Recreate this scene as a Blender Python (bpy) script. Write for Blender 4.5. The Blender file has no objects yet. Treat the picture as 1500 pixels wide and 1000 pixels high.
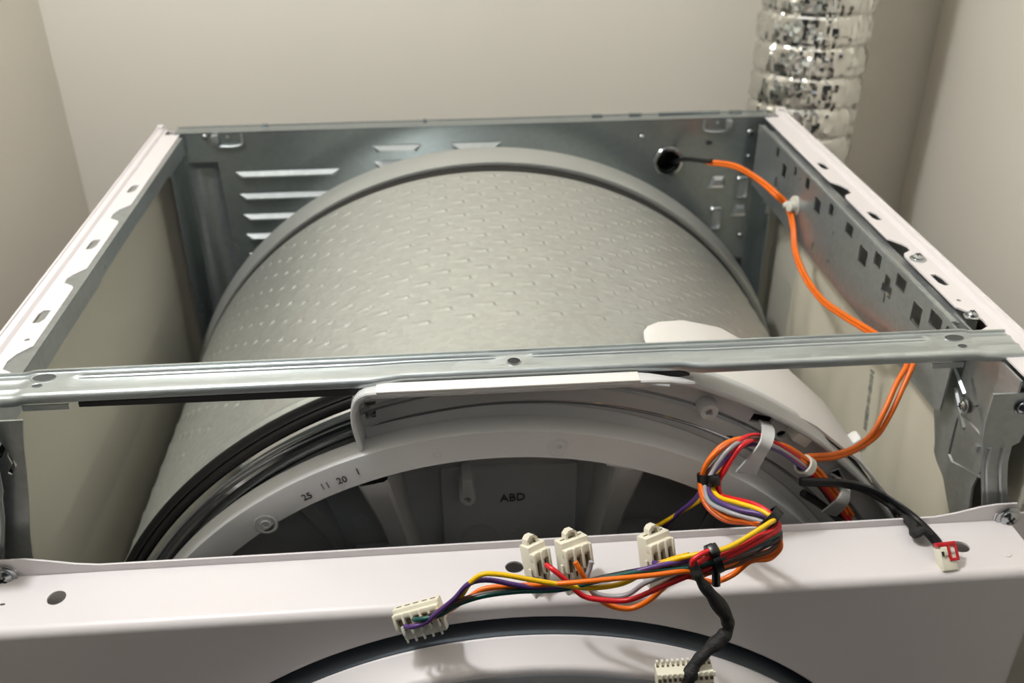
import bpy, bmesh, math, random
import numpy as np
from mathutils import Vector, Matrix, noise
from mathutils.geometry import tessellate_polygon

scene = bpy.context.scene
col = scene.collection
random.seed(4)
R = math.radians

# ------------------------------------------------------------------ camera, world, light, exposure
cam_data = bpy.data.cameras.new('camera')
cam_data.sensor_width = 36.0
cam_data.lens = 1414.3 / 1500.0 * 36.0
cam_data.clip_start = 0.02
cam = bpy.data.objects.new('camera', cam_data)
cam.location = (-0.0348, -0.3631, 0.2798)
cam.rotation_euler = (1.0431, 0.0057, -0.0770)
col.objects.link(cam)
scene.camera = cam
cam_data.dof.use_dof = True
cam_data.dof.focus_distance = 0.48
cam_data.dof.aperture_fstop = 11.0

world = bpy.data.worlds.new('room_air')
world.use_nodes = True
world.node_tree.nodes['Background'].inputs[0].default_value = (1.0, 0.98, 0.95, 1)
world.node_tree.nodes['Background'].inputs[1].default_value = 0.05
scene.world = world

lamp_data = bpy.data.lights.new('ceiling_bulb', 'POINT')
lamp_data.energy = 17.6
lamp_data.color = (0.985, 0.99, 1.0)
lamp_data.shadow_soft_size = 0.035
lamp = bpy.data.objects.new('ceiling_bulb', lamp_data)
lamp.location = (-0.33, 0.10, 0.74)
col.objects.link(lamp)

hall_data = bpy.data.lights.new('hall_fill_light', 'AREA')  # added unseen fill light, cool and soft, to lift the front faces
hall_data.energy = 2.6
hall_data.color = (0.92, 0.96, 1.0)
hall_data.shape = 'RECTANGLE'; hall_data.size = 1.2; hall_data.size_y = 0.9
hall_fill = bpy.data.objects.new('hall_fill_light', hall_data)
hall_fill.location = (0.3, -1.9, 1.42)
col.objects.link(hall_fill)

scene.view_settings.view_transform = 'Standard'
scene.view_settings.look = 'None'
scene.view_settings.exposure = 0.0
scene.view_settings.gamma = 1.0
scene.view_settings.use_curve_mapping = False

# ------------------------------------------------------------------ materials
def srgb(r, g, b):
    def f(c):
        c /= 255.0
        return c / 12.92 if c <= 0.04045 else ((c + 0.055) / 1.055) ** 2.4
    return (f(r), f(g), f(b), 1)

def material(name, color, rough=0.5, metal=0.0, var=0.06, vscale=8.0, bump=0.0, bscale=200.0, coat=0.0, spangle=0.0, stretch=None, rough_var=0.0):
    m = bpy.data.materials.new(name)
    m.use_nodes = True
    nt = m.node_tree
    b = nt.nodes['Principled BSDF']
    b.inputs['Metallic'].default_value = metal
    b.inputs['Roughness'].default_value = rough
    b.inputs['Coat Weight'].default_value = coat
    b.inputs['Coat Roughness'].default_value = 0.12
    tc = nt.nodes.new('ShaderNodeTexCoord')
    mp = nt.nodes.new('ShaderNodeMapping')
    if stretch: mp.inputs['Scale'].default_value = stretch
    nt.links.new(tc.outputs['Object'], mp.inputs['Vector'])
    nz = nt.nodes.new('ShaderNodeTexNoise')
    nz.inputs['Scale'].default_value = vscale
    nz.inputs['Detail'].default_value = 5
    nt.links.new(mp.outputs['Vector'], nz.inputs['Vector'])
    hsv = nt.nodes.new('ShaderNodeHueSaturation')
    hsv.inputs['Color'].default_value = color
    mr = nt.nodes.new('ShaderNodeMapRange')
    mr.inputs['From Min'].default_value = 0.3; mr.inputs['From Max'].default_value = 0.7
    mr.inputs['To Min'].default_value = 1 - var; mr.inputs['To Max'].default_value = 1 + var
    nt.links.new(nz.outputs['Fac'], mr.inputs['Value'])
    last = mr.outputs['Result']
    if spangle:
        vo = nt.nodes.new('ShaderNodeTexVoronoi')
        vo.inputs['Scale'].default_value = 260
        nt.links.new(mp.outputs['Vector'], vo.inputs['Vector'])
        mr2 = nt.nodes.new('ShaderNodeMapRange')
        mr2.inputs['To Min'].default_value = 1 - spangle; mr2.inputs['To Max'].default_value = 1 + spangle
        sep = nt.nodes.new('ShaderNodeSeparateColor')
        nt.links.new(vo.outputs['Color'], sep.inputs[0])
        nt.links.new(sep.outputs[0], mr2.inputs['Value'])
        mu = nt.nodes.new('ShaderNodeMath'); mu.operation = 'MULTIPLY'
        nt.links.new(last, mu.inputs[0]); nt.links.new(mr2.outputs['Result'], mu.inputs[1])
        last = mu.outputs[0]
    nt.links.new(last, hsv.inputs['Value'])
    nt.links.new(hsv.outputs['Color'], b.inputs['Base Color'])
    if rough_var:
        mr3 = nt.nodes.new('ShaderNodeMapRange')
        mr3.inputs['To Min'].default_value = max(0.03, rough - rough_var); mr3.inputs['To Max'].default_value = rough + rough_var
        nt.links.new(nz.outputs['Fac'], mr3.inputs['Value'])
        nt.links.new(mr3.outputs['Result'], b.inputs['Roughness'])
    if bump:
        n2 = nt.nodes.new('ShaderNodeTexNoise')
        n2.inputs['Scale'].default_value = bscale; n2.inputs['Detail'].default_value = 3
        nt.links.new(mp.outputs['Vector'], n2.inputs['Vector'])
        bp = nt.nodes.new('ShaderNodeBump')
        bp.inputs['Strength'].default_value = bump; bp.inputs['Distance'].default_value = 0.001
        nt.links.new(n2.outputs['Fac'], bp.inputs['Height'])
        nt.links.new(bp.outputs['Normal'], b.inputs['Normal'])
    return m

M = dict(
    wall=material('wall_paint', srgb(227, 222, 211), 0.75, var=0.015, vscale=3, bump=0.15, bscale=180),
    hall=material('hall_paint', srgb(92, 97, 106), 0.8, var=0.015),
    ceiling=material('ceiling_paint', srgb(222, 222, 220), 0.8, var=0.015),
    floor=material('vinyl_floor', srgb(74, 72, 70), 0.5, var=0.1, vscale=20, stretch=(1, 8, 1)),
    enamel=material('white_enamel', srgb(226, 221, 222), 0.36, var=0.01, vscale=20, coat=0.1),
    cream=material('inner_paint', srgb(196, 193, 180), 0.38, var=0.03, vscale=6),
    galv=material('galvanised_steel', srgb(176, 181, 182), 0.32, 0.80, var=0.06, vscale=14, spangle=0.06, rough_var=0.06),
    galv_dark=material('rear_panel_steel', srgb(158, 167, 169), 0.26, 0.85, var=0.05, vscale=9, spangle=0.05, rough_var=0.05),
    bar=material('bright_zinc', srgb(190, 197, 198), 0.36, 0.80, var=0.04, vscale=40, spangle=0.08, stretch=(.2, 1, 1)),
    drum=material('drum_steel', srgb(185, 188, 183), 0.40, 0.70, var=0.02, vscale=12, spangle=0.06, bump=0.05, bscale=900),
    shroud=material('shroud_steel', srgb(178, 181, 178), 0.42, 0.55, var=0.05, vscale=8),
    chrome=material('polished_steel', srgb(196, 198, 200), 0.12, 1.0, var=0.03),
    screw=material('zinc_screw', srgb(180, 184, 186), 0.22, 1.0, var=0.05),
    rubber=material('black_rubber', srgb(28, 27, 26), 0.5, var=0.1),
    felt=material('dark_felt', srgb(34, 32, 29), 0.85, var=0.15, bump=0.3, bscale=900),
    plastic=material('grey_white_plastic', srgb(203, 204, 204), 0.42, var=0.02, vscale=15, bump=0.05, bscale=600),
    pwhite=material('white_plastic', srgb(228, 226, 222), 0.4, var=0.01),
    mark=material('moulded_mark', srgb(70, 70, 68), 0.6),
    door_grey=material('door_front_grey', srgb(150, 153, 157), 0.35, var=0.02),
    glass=material('smoked_door_glass', srgb(30, 32, 35), 0.06, var=0.02, coat=0.5),
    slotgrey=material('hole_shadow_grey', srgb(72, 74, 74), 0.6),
    gasket=material('dark_grey_gasket', srgb(80, 87, 94), 0.55, var=0.05),
    gap=material('door_recess_grey', srgb(120, 124, 128), 0.5, var=0.03),
    conn=material('ivory_nylon', srgb(232, 227, 208), 0.45, var=0.02),
    conn2=material('white_nylon', srgb(214, 214, 206), 0.5, var=0.02),
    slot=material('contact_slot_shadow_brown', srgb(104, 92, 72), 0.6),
    paper=material('sheet_paper', srgb(212, 206, 188), 0.6, var=0.04, vscale=16),
    ink=material('printing_ink', srgb(96, 102, 98), 0.7),
    foil=material('aluminium_foil', srgb(218, 218, 214), 0.16, 1.0, var=0.03, vscale=30, rough_var=0.06),
    sleeve=material('black_fabric_tape', srgb(32, 32, 32), 0.65, var=0.2, vscale=200, bump=0.6, bscale=700),
    tie=material('black_nylon', srgb(18, 18, 20), 0.3),
    clear=material('translucent_nylon', srgb(206, 206, 196), 0.35),
    dark=material('dark_interior', srgb(40, 40, 40), 0.7),
    redp=material('red_plastic', srgb(196, 24, 34), 0.35),
)
WIRE = dict(red=(208, 28, 36), orange=(238, 112, 14), grey=(158, 156, 160), purple=(86, 56, 120), yellow=(238, 190, 14),
            black=(30, 28, 32), green=(16, 78, 72), brown=(92, 64, 54), rust=(196, 84, 20))
WM = {k: material(k + '_wire_jacket', srgb(*v), 0.35, var=0.06, vscale=60) for k, v in WIRE.items()}

# ------------------------------------------------------------------ mesh builder
class MB:
    def __init__(s): s.v = []; s.f = []; s.m = []
    def add(s, vs, fs, mi=0):
        o = len(s.v); s.v += [tuple(p) for p in vs]; s.f += [tuple(i + o for i in f) for f in fs]; s.m += [mi] * len(fs)
        return s
    def box(s, c, size, rot=None, bev=0.0, mi=0):
        bm = bmesh.new(); bmesh.ops.create_cube(bm, size=1.0)
        bmesh.ops.scale(bm, vec=size, verts=bm.verts)
        if bev: bmesh.ops.bevel(bm, geom=list(bm.edges), offset=bev, segments=2, profile=0.5, affect='EDGES')
        mt = Matrix.Translation(c) @ (rot.to_4x4() if rot else Matrix())
        bmesh.ops.transform(bm, matrix=mt, verts=bm.verts)
        bm.verts.index_update()
        s.add([v.co[:] for v in bm.verts], [[v.index for v in f.verts] for f in bm.faces], mi); bm.free(); return s
    def grid(s, rows, closed=False, flip=False, mi=0):
        n = len(rows[0]); vs = [p for r in rows for p in r]; fs = []
        for i in range(len(rows) - 1):
            for j in range(n if closed else n - 1):
                k = (j + 1) % n
                q = (i * n + j, i * n + k, (i + 1) * n + k, (i + 1) * n + j)
                fs.append(q[::-1] if flip else q)
        return s.add(vs, fs, mi)
    def lathe(s, prof, cx, cz, a0=0.0, a1=360.0, n=96, mi=0, flip=False):
        # profile of (radius, y); axis along y through (cx, cz); angle 0 = up, positive to +x
        full = abs(a1 - a0) >= 359.9
        angs = [R(a0 + (a1 - a0) * i / n) for i in range(n if full else n + 1)]
        rows = [[(cx + r * math.sin(a), y, cz + r * math.cos(a)) for a in angs] for r, y in prof]
        return s.grid(rows, full, flip, mi)
    def tube(s, pts, r, n=10, sub=6, cap=True, mi=0, smooth=True, radii=None):
        P = [Vector(p) for p in pts]
        if smooth and len(P) > 2:
            Q = []
            for i in range(len(P) - 1):
                p0 = P[i - 1] if i else P[0] * 2 - P[1]; p1 = P[i]; p2 = P[i + 1]; p3 = P[i + 2] if i + 2 < len(P) else P[-1] * 2 - P[-2]
                d1 = max((p1 - p0).length, 1e-6) ** .5; d2 = max((p2 - p1).length, 1e-6) ** .5; d3 = max((p3 - p2).length, 1e-6) ** .5
                m1 = ((p1 - p0) / d1 - (p2 - p0) / (d1 + d2) + (p2 - p1) / d2) * d2
                m2 = ((p2 - p1) / d2 - (p3 - p1) / (d2 + d3) + (p3 - p2) / d3) * d2
                for k in range(sub):
                    t = k / sub; t2 = t * t; t3 = t2 * t
                    Q.append(p1 * (2*t3 - 3*t2 + 1) + m1 * (t3 - 2*t2 + t) + p2 * (-2*t3 + 3*t2) + m2 * (t3 - t2))
            Q.append(P[-1]); P = Q
        t = (P[1] - P[0]).normalized()
        u = t.orthogonal().normalized(); rows = []
        for i, p in enumerate(P):
            if i: t2 = (P[min(i + 1, len(P) - 1)] - P[i - 1]).normalized()
            else: t2 = t
            u = (u - t2 * u.dot(t2)).normalized(); w = t2.cross(u)
            rr = radii(i / (len(P) - 1)) if radii else r
            rows.append([p + (u * math.cos(2*math.pi*k/n) + w * math.sin(2*math.pi*k/n)) * rr for k in range(n)])
        s.grid(rows, True, False, mi)
        if cap:
            s.add(rows[0], [tuple(range(n))[::-1]], mi); s.add(rows[-1], [tuple(range(n))], mi)
        return s
    def strip(s, pts, widths, wdir, th, mi=0):
        # flat ribbon along pts, width direction(s) wdir, thickness th
        P = [Vector(p) for p in pts]; rows = []
        for i, p in enumerate(P):
            t = (P[min(i + 1, len(P) - 1)] - P[max(i - 1, 0)]).normalized()
            w = Vector(wdir[i] if isinstance(wdir, list) else wdir); w = (w - t * w.dot(t)).normalized(); n = t.cross(w)
            h = (widths[i] if isinstance(widths, list) else widths) / 2
            rows.append([p - w*h + n*th/2, p + w*h + n*th/2, p + w*h - n*th/2, p - w*h - n*th/2])
        s.grid(rows, True, False, mi); s.add(rows[0], [(3, 2, 1, 0)], mi); s.add(rows[-1], [(0, 1, 2, 3)], mi); return s
    def plate(s, outline, holes, o, ux, uy, th, mi=0):
        o = Vector(o); ux = Vector(ux); uy = Vector(uy); nn = ux.cross(uy).normalized()
        loops = [outline] + list(holes)
        flat = [p for l in loops for p in l]
        tris = tessellate_polygon([[Vector((p[0], p[1], 0)) for p in l] for l in loops])
        top = [o + ux*p[0] + uy*p[1] for p in flat]; bot = [p - nn*th for p in top]; n = len(flat)
        fs = []
        for t in tris:
            a, b, c = (Vector(flat[i]) for i in t)
            cr = (b[0]-a[0])*(c[1]-a[1]) - (b[1]-a[1])*(c[0]-a[0])
            if cr < 0: t = t[::-1]
            fs.append(tuple(t)); fs.append(tuple(i + n for i in t[::-1]))
        k = 0
        for li, l in enumerate(loops):
            ar = sum(l[i][0]*l[(i+1) % len(l)][1] - l[(i+1) % len(l)][0]*l[i][1] for i in range(len(l)))
            for i in range(len(l)):
                a = k + i; b = k + (i + 1) % len(l)
                q = (a, a + n, b + n, b) if (ar > 0) == (li == 0) else (b, b + n, a + n, a)
                fs.append(q)
            k += len(l)
        return s.add(top + bot, fs, mi)
    def disc(s, c, r, axis, th, n=24, r2=None, mi=0, dome=0.0):
        # short cylinder from c along axis with a small chamfer / dome
        a = Vector(axis).normalized(); u = a.orthogonal().normalized(); w = a.cross(u); c = Vector(c)
        r2 = r if r2 is None else r2
        prof = [(r, 0), (r, th*.6), (r2*.9, th*.92), (r2*.5, th + dome*.8), (1e-5, th + dome)]
        rows = [[c + a*h + (u*math.cos(2*math.pi*k/n) + w*math.sin(2*math.pi*k/n))*rr for k in range(n)] for rr, h in prof]
        return s.grid(rows, True, False, mi)
    def build(s, name, mats, parent=None, smooth=40, **props):
        me = bpy.data.meshes.new(name)
        me.from_pydata(s.v, [], s.f); me.validate(); me.update()
        for m in (mats if isinstance(mats, (list, tuple)) else [mats]): me.materials.append(m)
        if len(me.polygons) == len(s.m): me.polygons.foreach_set('material_index', s.m)
        if smooth:
            me.polygons.foreach_set('use_smooth', [True] * len(me.polygons))
            me.set_sharp_from_angle(angle=R(smooth))
        o = bpy.data.objects.new(name, me); col.objects.link(o)
        if parent: attach(o, parent)
        for k, v in props.items(): o[k] = v
        return o

def world_of(p):
    m = Matrix.Translation(p.location) @ p.rotation_euler.to_matrix().to_4x4()
    if p.parent: m = world_of(p.parent) @ p.matrix_parent_inverse @ m
    return m
def attach(o, parent):
    o.parent = parent; o.matrix_parent_inverse = world_of(parent).inverted()
def thing(name, label, category, loc, group=None):
    o = bpy.data.objects.new(name, None); o.empty_display_size = 0.05
    o.location = loc; col.objects.link(o); o['label'] = label; o['category'] = category
    if group: o['group'] = group
    return o
def tag(o, label, category, group=None):
    o['label'] = label; o['category'] = category
    if group: o['group'] = group
    return o
def circle(cx, cy, r, n=24, ry=None): return [(cx + r*math.cos(2*math.pi*i/n), cy + (ry or r)*math.sin(2*math.pi*i/n)) for i in range(n)]
def rect(x0, y0, x1, y1): return [(x0, y0), (x1, y0), (x1, y1), (x0, y1)]
def rrect(x0, y0, x1, y1, r, n=4):
    p = []
    for cx, cy, a in ((x1-r, y1-r, 0), (x0+r, y1-r, 90), (x0+r, y0+r, 180), (x1-r, y0+r, 270)):
        p += [(cx + r*math.cos(R(a + 90*i/n)), cy + r*math.sin(R(a + 90*i/n))) for i in range(n + 1)]
    return p
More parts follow.
